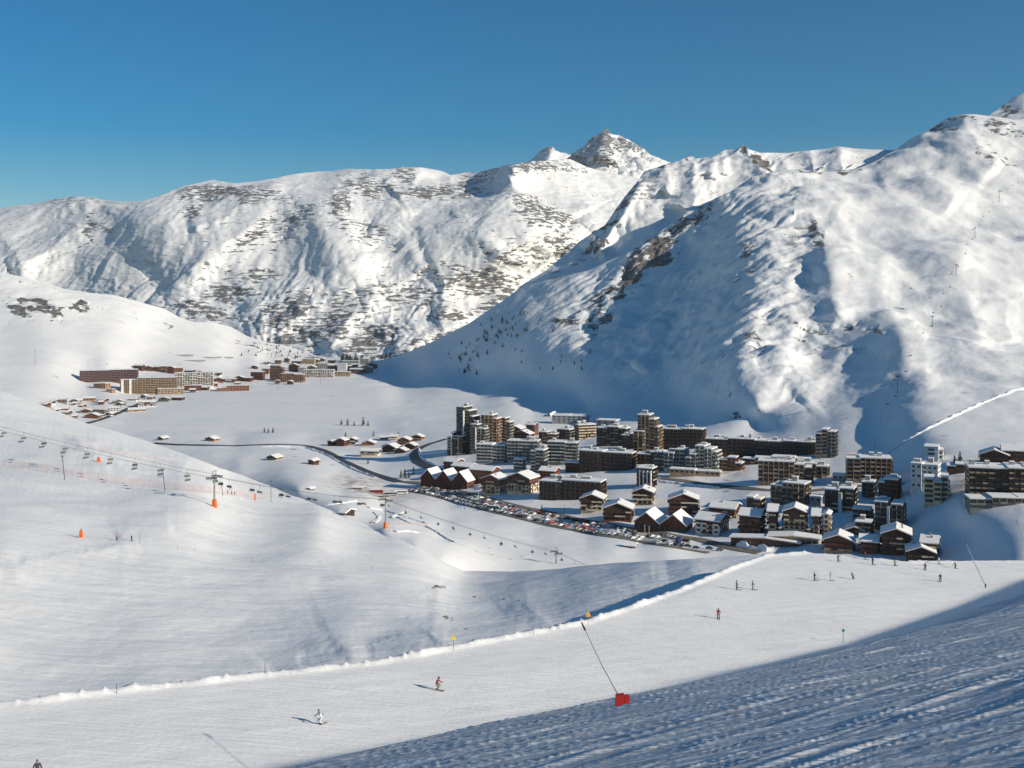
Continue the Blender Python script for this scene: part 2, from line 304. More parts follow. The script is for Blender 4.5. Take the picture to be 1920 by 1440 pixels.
back_feats = [([(1395,271),(1410,300),(1440,330)], 150, 22, 50), ([(1294,291),(1305,340),(1300,400)], 150, 26, 60), ([(1209,321),(1190,360),(1160,420),(1110,480)], 140, 20, 70),
              ([(1339,293),(1330,340)], 80, 14, 36), ([(1470,300),(1480,330)], 80, 16, 36), ([(1510,284),(1530,320)], 110, 18, 36), ([(1569,276),(1585,318)], 120, 20, 40), ([(1355,285),(1360,330)], 70, 12, 30), ([(1250,310),(1250,370)], 90, 20, 50)]
relief('back_bowl', bp_, urange(930, 1780, 2.2), back_top, back_bot, 110, M_mid, [(l, a * .6, w1, w2) for l, a, w1, w2 in back_feats],
       [(1396,276,10,7,30,.6),(1425,305,26,8,35,.55),(1296,294,14,4,20,.5),(1240,312,20,4,0,.4),(1140,420,26,6,-40,.45),(1115,460,20,9,-50,.5),(1165,385,8,26,30,.4),(1180,360,10,20,30,.35)],
       lambda X, Y, Z, U, V, rk: (fbm(X / 150., Y / 150., Z / 300., 3, 71) * 16 + fbm(X / 50., Y / 70., Z / 50., 3, 75) * (3.0 + 12 * np.clip(rk, 0, .5))) * np.clip((V - interp(back_top, U)) / 10, .2, 1), rock_base=.06)

# ------------------------------------------------------------------ 3. valley floor, left hill and the right-hand mountain in one sheet
main_pts = [zd(*p) for p in [(240,800,0),(400,800,0),(560,790,0),(700,765,0),(480,735,0),(380,752,0),(640,722,0),(560,735,0),(300,832,3),(440,832,3),(580,838,5),(680,880,10),(740,905,14),(640,815,4),(720,790,3),
    (700,830,6),(780,830,12),(840,760,3),(900,765,8),(700,742,0),(840,855,20),(900,870,24),(790,880,14),(830,890,17),(800,915,17),(900,940,20),(1000,965,22),(1100,990,25),(1200,1010,27),(1300,1025,29),(1370,1033,30),
    (800,945,20),(900,975,24),(1000,1010,28),(1100,1025,30),(1000,930,25),(1150,978,28),(1270,965,31),(1150,885,34),(1050,870,30),(1000,880,28),(1200,860,38),(1120,835,34),(1000,825,28),(960,815,26),
    (1300,885,40),(1420,912,42),(1330,905,38),(1500,950,40),(1450,1005,33),(1560,1010,36),(1650,1040,36),(1730,1055,37),(1600,905,48),(1560,860,48),(1430,860,44),(1330,850,42),(1640,945,44),(1700,930,50),(1740,945,52),
    (1690,990,40),(1800,1000,46),(1800,955,57),(1830,960,57.5),(1900,958,61),(1780,958,53),(1740,955,51.5),(1860,945,61),(1920,940,64),(1920,1040,54),(1840,880,66),(1920,880,69),(1740,870,62),(1660,870,52),(1100,1100,52),(1500,1100,30),(1900,1120,45),(900,1000,35),(1000,1035,37),(1100,1042,36),(1200,1042,32),(1000,1060,46),(900,1030,47),(1100,1065,43),(1250,1050,34),
    (1100,770,12),(1000,775,10),(900,745,6),(800,735,2),(750,710,0),(1290,785,35),(1420,800,44),(1580,800,60),(1640,820,58),(1750,800,74),(1920,800,76),
    (250,720,10),(160,722,15),(330,738,3),(100,762,15),(200,760,5),(160,790,3),(400,700,14),(450,690,12),(500,680,14),(560,690,6),(620,690,8),(690,682,12)]]
main_pts += [(0,735,1620),(0,680,1960),(0,620,2290),(0,560,2500),(0,510,2640),(0,790,1300),(100,680,2030),(100,620,2310),(100,570,2500),(200,680,2150),(200,620,2400),(200,580,2600),(300,660,2450),(300,610,2700),(400,650,2650),
    (480,665,2720),(597,668,2900),(533,647,3000),(463,630,3000),(400,605,2950),(333,593,2850),(283,572,2800),(207,552,2720),(123,543,2670),(57,523,2650),
    (1920,700,1130),(1920,600,1440),(1920,500,1760),(1920,450,1960),(1920,350,2350),(1920,230,2800),(1810,700,1140),(1810,600,1430),(1810,500,1740),(1700,800,880),(1700,700,1150),(1700,600,1420),(1700,500,1720),(1700,420,2000),(1700,350,2350),(1700,310,2600),(1690,275,2900),(1800,215,2950),
    (1520,790,1030),(1520,700,1275),(1520,600,1510),(1520,500,1750),(1520,400,2150),(1520,325,2550),(1420,760,1100),(1420,700,1260),(1420,620,1490),(1420,520,1800),(1420,440,2060),(1420,345,2480),
    (1300,725,1410),(1300,650,1650),(1300,560,1940),(1300,470,2200),(1300,400,2390),(1200,740,1500),(1200,700,1600),(1200,600,1910),(1200,520,2120),(1200,470,2230),(1100,740,1610),(1100,700,1690),(1100,620,1930),(1100,560,2090),(1100,512,2230),
    (1000,730,1800),(1000,690,1860),(1000,620,2020),(1000,540,2280),(900,720,2000),(900,680,2080),(900,630,2190),(900,597,2310),(800,705,2200),(800,680,2290),(800,650,2420),(717,677,2640),(640,672,2800),
    (640,958,590),(640,940,710),(640,925,810),(723,990,490),(723,975,610),(723,958,720),(723,945,790),(780,1018,445),(780,990,570),(780,968,690),(830,1043,425),(830,1005,570),(830,985,660),
    (560,915,770),(560,900,870),(500,890,956),(450,870,1037),(400,855,1131),(700,1060,500),(600,1000,580),(850,1095,398),(560,960,720),(450,920,920),(300,860,1150),(0,830,1150)]
main_pts += [(u - 260, v, d * 0.96) for (u, v, d) in main_pts if u <= 60] + [(u + 220, v, d * (1.06 if v > 560 else 0.95)) for (u, v, d) in main_pts if u >= 1900]
main_top = [(-260,455),(0,510),(57,523),(123,543),(173,550),(207,552),(243,560),(283,572),(307,578),(333,593),(360,603),(400,605),(433,613),(463,630),(500,642),(533,647),(567,658),(597,668),(640,672),(700,676),(717,676),(785,653),(879,606),
            (935,569),(980,536),(1040,522),(1100,508),(1140,490),(1200,464),(1256,422),(1282,400),(1312,389),(1361,366),(1410,336),(1462,321),(1507,319),(1560,322),(1600,320),(1640,303),(1680,281),(1706,263),(1744,242),(1777,220),(1807,213),(1837,216),(1852,218),(1900,225),(2140,215)]
main_bot = [(-260,830),(0,830),(150,840),(300,870),(420,915),(560,975),(700,1050),(860,1095),(2140,1095)]
main_feats = [([(1502,405),(1512,480),(1522,555)], -60, 34, 46, 1.8, 1), ([(1505,325),(1480,380),(1432,440),(1408,490),(1425,530),(1375,615),(1340,660),(1300,722),(1280,770)], 55, 62, 70, 1.5, 1), ([(1512,335),(1530,400),(1548,480),(1560,560),(1575,620)], 105, 52, 80, 1.6, 1),
              ([(1575,640),(1560,690),(1500,760)], 55, 24, 60), ([(1640,470),(1655,560),(1690,640),(1700,720)], 60, 26, 60), ([(1560,395),(1590,430),(1600,480)], 50, 16, 46),
              ([(1800,440),(1790,520),(1830,600),(1840,680)], 55, 30, 70), ([(1385,350),(1340,420),(1290,500),(1220,600)], 18, 16, 30), ([(1330,380),(1270,460),(1200,540),(1150,620)], 18, 14, 30),
              ([(1450,330),(1400,400),(1370,470)], 26, 16, 34), ([(1700,270),(1740,330),(1800,380)], 70, 22, 50), ([(1800,216),(1830,270),(1880,310)], 80, 24, 50), ([(1744,242),(1700,300),(1640,340)], 60, 26, 50),
              ([(1500,590),(1470,650),(1450,720)], 40, 18, 40), ([(1700,600),(1730,680),(1740,740)], 34, 20, 50), ([(1880,560),(1900,640)], 34, 20, 50), ([(1430,540),(1400,640),(1390,720)], 24, 20, 40), ([(1250,620),(1200,700)], 26, 20, 40)]
main_rocks = [(1290,425,50,16,-30,.45),(1235,470,45,24,-42,.50),(1190,510,40,20,-45,.46),(1250,480,14,26,25,.44),(1160,545,30,18,-50,.40),(1110,570,30,18,-40,.34),(1120,600,40,14,-40,.32),(1060,610,26,10,-30,.34),(1330,385,20,8,-20,.3),
              (1415,490,10,26,10,.34),(1530,440,8,28,0,.38),(1590,615,18,7,-15,.44),(1640,630,22,7,20,.42),(1420,640,30,30,0,.20),(1540,640,50,26,0,.22),(1760,240,30,8,10,.36),(1800,222,24,6,0,.40),(1880,240,50,12,10,.30),(1860,290,50,16,20,.26),(1510,322,26,4,0,.36),(1590,322,18,4,0,.5),
              (30,580,28,12,25,.5),(75,575,30,13,20,.52),(110,588,12,18,-30,.46),(145,578,14,8,20,.5),(315,610,8,8,10,.46),(480,650,50,10,15,.26),(1380,780,18,5,0,.32)]
def main_tweak(U, V, X, Y, Z, rk):
    lake = (smooth(786, 806, V - 0) * 0 + 1) * smooth(190, 300, U) * (1 - smooth(690, 760, U)) * smooth(722, 733, V + (U - 480) * 0.02) * (1 - smooth(800, 815, V))
    Dl = CZ * F / np.maximum(V - V0, 60)
    Dn = Y * (1 - lake) + Dl * lake
    return (U - U0) / F * Dn, Dn, CZ - (V - V0) / F * Dn, rk
def mountain(U, V): return smooth(690, 560, V - np.interp(U, [0, 700, 1000, 1300, 1600, 1920], [-30, -10, 60, 110, 130, 150]))       # 0 on the valley floor
def main_rough(U, V): return .22 + .78 * mountain(U, V) * (1 - .6 * smooth(1480, 1600, U))
def main_disp(X, Y, Z, U, V, rk):
    mnt = mountain(U, V)
    right = smooth(950, 1150, U); lit = smooth(1480, 1560, U)
    h = mnt * (fbm(X / 190., Y / 260., Z / 400., 3, 101) * (9 + 13 * right) + fbm(X / 62., Y / 90., Z / 120., 2, 111, .5) * (2 + 3.0 * right * (1 - .6 * lit)))
    h += mnt * right * fbm(X / 95., Y / 160., Z / 160., 3, 121, .5, True) * 9 * (1 - .75 * lit)
    h += fbm(X / 22., Y / 30., Z / 24., 3, 131, .5) * (0.25 + mnt * (.7 + .5 * right * (1 - lit)) + 16 * np.clip(rk - .1, 0, .45))
    h += mnt * right * fbm(X / 40., Y / 60., Z / 40., 3, 127, .55, True) * 2.2 * (1 - .6 * lit)
    s_, t_ = X * .63 - Y * .77, X * .77 + Y * .63                          # gullies down the left-facing flank
    h += mnt * right * (1 - lit) * fbm((s_ + fbm(X / 120., Y / 120., Z * 0, 2, 145) * 40) / 34., t_ / 210., Z / 200., 3, 147, .55, True) * 5.5
    fl = (1 - mnt) * (1 - smooth(190, 300, U) * (1 - smooth(690, 760, U)) * smooth(728, 738, V) * (1 - smooth(798, 810, V)))
    h += fl * fbm(X / 55., Y / 80., Z / 60., 3, 141) * 0.8
    return h * np.clip((V - interp(main_top, U)) / 10, .25, 1) * np.clip((1080 - V) / 30, .3, 1)
def main_dirt(U, V):
    d = np.zeros(U.shape)
    for (a, b_, ru, rv, s_) in [(665,905,60,16,.9),(700,925,50,12,.6),(1375,880,28,16,.8),(1355,915,24,7,.8),(1800,905,14,16,.95),(1700,902,30,4,.4),(760,930,60,14,.5)]:
        d = np.maximum(d, s_ * np.exp(-(((U - a) / ru) ** 2 + ((V - b_) / rv) ** 2) ** 1.5))
    return d
valley = relief('valley_terrain', main_pts, urange(-260, 2140, 2.7), main_top, main_bot, 385, M_mid, main_feats, main_rocks, main_disp, rock_base=.035, rock_gain=.9, jitter=7, famp=.85, fexp=1.7, rough=main_rough, flim=1.7, tweak=main_tweak, dirt=main_dirt)
EV_MAIN = relief.ev

# ------------------------------------------------------------------ 4. the slope left of the piste that carries the chairlift
M_near = terrain_material('snow_slope', 0.5, 0.35, 0.22, ((0.2, 0.18, 0.16), (0.32, 0.28, 0.24)), streak=(0.30, 0.02, 0.30, 0.32))
mid_top = [(-260,690),(0,733),(71,757),(161,793),(213,807),(285,830),(400,872),(500,907),(560,932),(640,966),(723,999),(780,1026),(830,1053),(870,1071),(960,1071),(1050,1066),(1150,1056),(1300,1046),(1440,1037),(1500,1040)]
mid_bot = [(-260,1370),(0,1345),(700,1265),(1100,1190),(1440,1070),(1500,1060)]
mid_pts = [(-260,1340,140),(0,1300,165),(300,1285,170),(500,1262,178),(700,1225,190),(900,1190,199),(1100,1155,210),(1250,1120,230),(1350,1080,252),(1440,1045,275),(0,1200,200),(0,1100,245),(0,1050,268),(0,980,330),(0,900,430),(0,820,600),(0,760,800),(0,733,920),
    (200,1200,205),(200,1100,255),(200,1020,310),(200,950,385),(200,880,500),(200,825,700),(161,795,860),(285,832,850),(400,1200,206),(400,1100,262),(400,1020,330),(402,950,409),(400,905,520),(400,875,740),(560,1195,205),(600,1100,272),(600,1030,338),(600,970,440),(540,925,660),(600,948,600),
    (640,1215,190),(680,1190,205),(800,1180,212),(800,1100,290),(800,1060,362),(723,1000,455),(640,967,560),(780,1027,420),(830,1054,402),(1000,1130,252),(1000,1090,325),(950,1072,400),(870,1072,425),(1100,1100,266),(1200,1080,268),(1300,1060,268),(1050,1067,365),(1150,1057,322),(1300,1047,290),
    (-260,1200,175),(-260,1000,290),(-260,850,520),(-260,720,900),(1500,1045,285)]
for u_ in range(430, 760, 30):
    v_ = float(interp(mid_top, u_)); mid_pts = [p for p in mid_pts if not (abs(p[0] - u_) < 18 and abs(p[1] - v_) < 14)] + [(u_, v_, 1.015 / float(EV_MAIN(np.array([float(u_)]), np.array([v_]))[0]))]
mid_pts = [(u, v, d * (1 - .06 * max(0, min(1, (420 - u) / 420.)) * max(0, min(1, (v - 860) / 100.)))) for (u, v, d) in mid_pts]
mid_feats = [([(610,1160),(560,1190),(530,1225),(500,1262)], -1.6, 110, 60), ([(640,1222),(720,1200),(800,1195),(850,1200)], 2.2, 14, 40), ([(800,1098),(900,1110),(1010,1120)], 3.5, 30, 50), ([(1250,1065),(1100,1085),(1010,1125),(980,1170)], 5, 50, 110),
             ([(0,1062),(150,1040),(260,1022)], 2.2, 8, 40), ([(120,815),(200,850),(300,850),(380,872)], 22, 16, 26), ([(330,985),(250,990),(215,1010)], 2.5, 20, 30), ([(560,1240),(700,1210)], -2, 20, 30), ([(820,1090),(830,1150),(800,1200)], 2.5, 30, 40)]
def mid_disp(X, Y, Z, U, V, rk):
    h = fbm(X / 60., Y / 80., Z / 60., 3, 201) * 1.6 + fbm(X / 14., Y / 22., Z / 20., 3, 211) * 0.22
    a = X * .95 + Y * .3; c = -X * .3 + Y * .95
    h += fbm(a / 26., c / 5., Z * 0, 3, 221) * 0.14
    return h * np.clip((V - interp(mid_top, U)) / 8, .3, 1)
mid = relief('chairlift_slope', mid_pts, urange(-260, 1500, 2.6), mid_top, mid_bot, 230, M_near, mid_feats, [(820,1101,10,4,0,.5),(838,1157,8,4,0,.5)], mid_disp, back=(14, .35, .5), rock_base=-.1, reg=1.2e-2)

# ------------------------------------------------------------------ 5. the near piste with its ploughed edge and the shaded bank the camera stands on
EDGE = [(-140,36),(-80,85),(-51.6,108),(-17.3,134),(11.6,166),(30,196),(45,224),(59,248),(70,257),(93.5,256),(132,276),(200,320),(260,380)]
def near_height(X, Y):
    p = -.73 * X + .69 * Y; q = .69 * X + .73 * Y
    piste = 131.3 + .02 * (p - 90.3) - .1056 * (q - 66.7)
    foot = np.interp(q, [0, 57, 102, 155, 205, 260, 400], [84, 82.7, 78.6, 76.5, 79, 83.6, 88]); w = foot - p
    bank = piste + np.where(w < 22, .445 * w, 9.79 + .386 * (w - 22))
    cap = 184 - .1056 * q + .1 * (-30 - p)                                # the bank rounds off to a shoulder above the camera
    k = 0.35; z = np.logaddexp(piste / k, np.minimum(bank, cap) / k) * k
    return z, p, q, piste, bank
def build_near():
    ul = np.r_[np.arange(-700, -120, 20), np.arange(-120, 2050, 3.4), np.arange(2050, 2400, 20), np.arange(2400, 6000, 90)]
    d = np.r_[5.0 * (90 / 5.0) ** np.linspace(0, 1, 430)[:-1], 90 * (430 / 90.) ** np.linspace(0, 1, 350)]; yy = d[:, None]
    Y = np.repeat(yy, len(ul), 1); X = (ul[None] - U0) / F * Y
    Z, p, q, piste, bank = near_height(X, Y)
    e, side, t = polydist(X, Y, EDGE)
    out = np.where(side > 0, e, -e)                                         # positive beyond the ploughed edge
    lip = np.interp(t, [0, .5, .62, .72, 1], [1.0, 1.0, .8, .1, 0])
    berm = np.exp(-((out + .3) / .6) ** 2) * np.clip(0.34 + 0.5 * fbm(X / 6., Y / 6., X * 0, 3, 301), .05, 1) * lip
    lumps = np.exp(-((out - .3) / 0.9) ** 2) * np.clip(fbm(X / 1.1, Y / 1.1, X * 0, 2, 311) - .12, 0, 1) * 1.1 * lip
    drop = np.where(out > 0, np.minimum(out * .62, out * .30 + 3) * 1.15, 0) * smooth(0, 3, out)
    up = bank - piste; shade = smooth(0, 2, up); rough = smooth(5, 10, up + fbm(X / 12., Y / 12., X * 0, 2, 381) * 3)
    a = .84 * X + .55 * Y; c = -.55 * X + .84 * Y                          # direction of the traversing tracks on the bank
    warp = fbm(X / 14., Y / 14., X * 0, 2, 341) * 1.6
    tr = (np.clip(fbm(a / 8., (c + warp) / .50, X * 0, 4, 321, .55) - .15, 0, 1) * .28 + fbm(a / 1.4, c / .5, X * 0, 3, 331) * 0.03
          + np.clip(fbm(a / 22., (c + warp * 1.5) / 1.2, X * 0, 3, 325, .6) - .16, 0, 1) * .42)
    tr = tr * .80 + fbm(X / 9., Y / 9., X * 0, 2, 351) * .12
    groom = fbm(a / 22., (c + warp * .5) / 1.6, X * 0, 3, 361) * 0.05 + fbm(X / 26., Y / 26., X * 0, 2, 371) * .35
    Z = Z + berm + lumps - drop + shade * rough * tr + (1 - shade) * groom * np.clip(-out / 3, 0, 1)
    return grid_mesh('near_piste', X, Y, Z, M_piste, np.full(X.shape, -.5), tracks=shade * smooth(4, 8, up + fbm(X / 12., Y / 12., X * 0, 2, 381) * 2))  # mask for the track bumps and the painted shade between them
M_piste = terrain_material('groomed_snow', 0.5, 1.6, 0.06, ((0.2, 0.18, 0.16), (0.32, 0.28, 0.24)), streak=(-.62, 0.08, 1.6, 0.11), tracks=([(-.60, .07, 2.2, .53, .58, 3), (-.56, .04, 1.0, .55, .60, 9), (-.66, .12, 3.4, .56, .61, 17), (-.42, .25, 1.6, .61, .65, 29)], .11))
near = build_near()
# ------------------------------------------------------------------ object helpers
from mathutils.bvhtree import BVHTree
bpy.context.view_layer.update()
back_bowl = bpy.data.objects['back_bowl']
_dg = bpy.context.evaluated_depsgraph_get()
BVH = {o.name: BVHTree.FromObject(o, _dg) for o in (near, mid, valley, back_bowl)}
EYE, DOWN = Vector((0, 0, CZ)), Vector((0, 0, -1))
def sight(u, v, objs=None):
    """the ground seen at a column and row of the photograph"""
    d = Vector(((u - U0) / F, 1.0, -(v - V0) / F)).normalized(); best = None
    for o in (objs or (near, mid, valley)):
        loc = BVH[o.name].ray_cast(EYE, d)[0]
        if loc is not None and (best is None or loc.y < best.y): best = loc.copy()
    if best is None: return sight(u, v + 2, objs)                         # above the crest: step down to it
    return best
def height(x, y, objs=None):
    z = -1e9
    for o in (objs or (near, mid, valley)):
        loc = BVH[o.name].ray_cast(Vector((x, y, 3000)), DOWN)[0]
        if loc is not None: z = max(z, loc.z)
    return z
class MB:
    def __init__(s): s.v = []; s.f = []
    def box(s, x0, x1, y0, y1, z0, z1):
        n = len(s.v)
        s.v += [(x0,y0,z0),(x1,y0,z0),(x1,y1,z0),(x0,y1,z0),(x0,y0,z1),(x1,y0,z1),(x1,y1,z1),(x0,y1,z1)]
        s.f += [(n,n+3,n+2,n+1),(n+4,n+5,n+6,n+7),(n,n+1,n+5,n+4),(n+1,n+2,n+6,n+5),(n+2,n+3,n+7,n+6),(n+3,n,n+4,n+7)]; return s
    def fbox(s, o, ex, en, a0, a1, n0, n1, z0, z1):
        """box in a facade frame: a along the wall, n out of it"""
        n = len(s.v)
        for z in (z0, z1):
            for a, m in ((a0, n0), (a1, n0), (a1, n1), (a0, n1)):
                s.v.append((o[0] + ex[0] * a + en[0] * m, o[1] + ex[1] * a + en[1] * m, z))
        s.f += [(n,n+3,n+2,n+1),(n+4,n+5,n+6,n+7),(n,n+1,n+5,n+4),(n+1,n+2,n+6,n+5),(n+2,n+3,n+7,n+6),(n+3,n,n+4,n+7)]; return s
    def hull(s, bot, top):
        """prism between two equally long rings"""
        n = len(s.v); k = len(bot); s.v += list(bot) + list(top)
        s.f += [tuple(range(n + k - 1, n - 1, -1)), tuple(range(n + k, n + 2 * k))]
        s.f += [(n + i, n + (i + 1) % k, n + k + (i + 1) % k, n + k + i) for i in range(k)]; return s
    def tube(s, pts, r, sides=6, r2=None):
        n = len(s.v); P = [Vector(p) for p in pts]
        for i, p in enumerate(P):
            t = (P[min(i+1, len(P)-1)] - P[max(i-1, 0)]).normalized()
            a = t.cross(Vector((0, 0, 1)) if abs(t.z) < .9 else Vector((1, 0, 0))).normalized(); b = t.cross(a)
            rr = r if r2 is None else r + (r2 - r) * i / (len(P) - 1)
            for k in range(sides):
                w = 2 * math.pi * k / sides; s.v.append(tuple(p + a * math.cos(w) * rr + b * math.sin(w) * rr))
        for i in range(len(P) - 1):
            for k in range(sides):
                s.f.append((n + i*sides + k, n + i*sides + (k+1) % sides, n + (i+1)*sides + (k+1) % sides, n + (i+1)*sides + k))
        s.f += [tuple(n + k for k in range(sides))[::-1], tuple(n + (len(P)-1)*sides + k for k in range(sides))]; return s
    def mesh(s, name, m):
        me = bpy.data.meshes.new(name); me.from_pydata(s.v, [], s.f); me.materials.append(m); me.update(); return me
    def build(s, name, m, parent=None, kind=None, label=None):
        if not s.f: return None
        o = bpy.data.objects.new(name, s.mesh(name, m)); COL.objects.link(o); o.parent = parent
        if kind: o['kind'] = kind
        if label: o['label'] = label
        return o
def thing(name, label, cat, loc=(0, 0, 0), rz=0.0, group=None):
    o = bpy.data.objects.new(name, None); COL.objects.link(o); o.location = loc; o.rotation_euler = (0, 0, rz); o.empty_display_size = 0.5
    tag(o, label, cat, group); return o
def tag(o, label, cat, group=None):
    o['label'] = label; o['category'] = cat
    if group: o['group'] = group
    return o
def copy_tree(o, parent=None):
    c = o.copy(); COL.objects.link(c); c.parent = parent
    for ch in list(o.children): copy_tree(ch, c)
    return c

M_snow = mat('roof_snow', (.88, .86, .83), .8, .04, .4)
M_win = mat('window_glass', (.025, .03, .035), .25, spec=.5)
M_steel = mat('galvanised_steel', (.30, .31, .31), .5, .1, 1.0, .4)
M_dark = mat('dark_metal', (.06, .06, .065), .5)
WALLS = {'dark': (.085, .065, .05), 'brown': (.14, .075, .045), 'red': (.21, .075, .045), 'rust': (.24, .12, .075), 'green': (.20, .21, .185), 'pale': (.42, .43, .40), 'cream': (.66, .55, .38), 'tan': (.36, .265, .18),
         'white': (.74, .72, .68), 'grey': (.33, .33, .32), 'orange': (.36, .22, .13), 'timber': (.10, .052, .032), 'choc': (.13, .06, .04), 'plum': (.20, .12, .11)}
def wall_mat(k): return mat('wall_' + k, WALLS[k], .85, .18, .35, spec=.1)
rng = random.Random(7)

def facade(win, bal, par, fin, o, ex, en, width, z0, n, sh, bay, style, rnd):
    nb = max(1, int(round(width / bay))); bw = width / nb
    for i in range(nb):
        a0 = i * bw
        for k in range(n):
            z = z0 + k * sh; r = rnd.random()
            if style == 'plain':
                if r < .9: win.fbox(o, ex, en, a0 + bw * .26, a0 + bw * .74, 0.0, .06, z + sh * .32, z + sh * .78)
                continue
            win.fbox(o, ex, en, a0 + bw * .10, a0 + bw * .90, 0.0, .06, z + sh * .30, z + sh * .92)
            if style == 'bands' or r < .82:
                bal.fbox(o, ex, en, a0 + .04, a0 + bw - .04, 0, 1.15, z - .02, z + .14)
                (par if rnd.random() < .6 else bal).fbox(o, ex, en, a0 + .06, a0 + bw - .06, 1.0, 1.12, z + .14, z + sh * .40)
        if style in ('fins', 'grid') and i:
            fin.fbox(o, ex, en, a0 - .14, a0 + .14, 0, 1.3, z0 - 3, z0 + n * sh)
def flat_block(label, u0, u1, vt, vb, rot=-24, wall='dark', par='tan', dep=14, segs=((0, 1, 1, 0),), style='grid', sh=2.9, bay=3.6, name='apartment_block', shafts=(), cat='building', group=None, sides=True, pent=True, base=None, objs=None):
    rnd = random.Random(hash((u0, vt)) % 9999); r = math.radians(rot)
    g = sight((u0 + u1) / 2, vb, objs or (valley,)); D = g.y
    tot = (u1 - u0) * D / F; c, s_ = abs(math.cos(r)), abs(math.sin(r)); w = max(4.0, (tot - dep * s_) / c)
    Dc = D + (dep * c + w * s_) / 2
    xc = ((u0 + u1) / 2 - U0) / F * Dc; H = CZ - (vt - V0) / F * Dc - g.z; zb = g.z
    root = thing(name, label, cat, (xc, Dc, zb), r, group)
    wl_, win, bal, pr, fin, roof, snow = (MB() for _ in range(7)); pens = []; shs = []
    for (f0, f1, hf, dy) in segs:
        x0, x1 = -w/2 + w*f0, -w/2 + w*f1; h = H * hf; y0, y1 = -dep/2 + dy, dep/2 + dy * .3
        e_ = .003 * len(wl_.v)
        wl_.box(x0 + e_, x1 - e_, y0, y1, -16, h)
        n = max(1, int((h - .6) / sh)); z0 = h - n * sh - .35
        facade(win, bal, pr, fin, (x0, y0), (1, 0), (0, -1), x1 - x0, z0, n, sh, bay, style, rnd)
        if sides:
            facade(win, bal, pr, fin, (x1, y0), (0, 1), (1, 0), y1 - y0, z0, n, sh, bay * 1.1, style if style != 'bands' else 'bands', rnd)
            facade(win, bal, pr, fin, (x0, y1), (0, -1), (-1, 0), y1 - y0, z0, n, sh, bay * 1.1, 'plain', rnd)
        k = max(1, int((x1 - x0) / 9)); xs = [x0 - .3 + (x1 - x0 + .6) * i / k for i in range(k + 1)]
        for i in range(k):
            t = rnd.uniform(.35, .8); snow.box(xs[i], xs[i+1] - .02, y0 - .4, y1 + .3, h + .002 * i, h + t)
        roof.box(x0 - .25, x1 + .25, y0 - .35, y1 + .25, h - .35, h)
        if pent and x1 - x0 > 6:
            for _ in range(max(1, int((x1 - x0) / 8))):
                px = rnd.uniform(x0 + 1, x1 - 4); pw = rnd.uniform(2, 4.5); ph = rnd.uniform(1.2, 3.4); py = rnd.uniform(-dep * .1, dep * .25)
                pens.append(MB().box(px, px + pw, py, py + 3.2, h + .1, h + ph)); snow.box(px - .15, px + pw + .15, py - .15, py + 3.35, h + ph, h + ph + .4)
    for (fx, f0, f1, ww) in shafts:
        x = -w/2 + w * fx; shs.append(MB().box(x, x + ww, -dep/2 - 1.9, -dep/2 - .2, H * f0 - (8 if f0 == 0 else 0), H * f1))
    wl_.build('wall', wall_mat(wall), root); win.build('window', M_win, root, 'stuff'); bal.build('balcony', wall_mat(base or wall), root, 'stuff')
    pr.build('parapet', wall_mat(par), root, 'stuff'); fin.build('divider', wall_mat(wall), root, 'stuff')
    rf = roof.build('roof', wall_mat('grey'), root); snow.build('roof_snow', M_snow, rf or root); [p_.build('penthouse', wall_mat('grey'), root) for p_ in pens]; [p_.build('stair_shaft', wall_mat('white'), root) for p_ in shs]
    return root
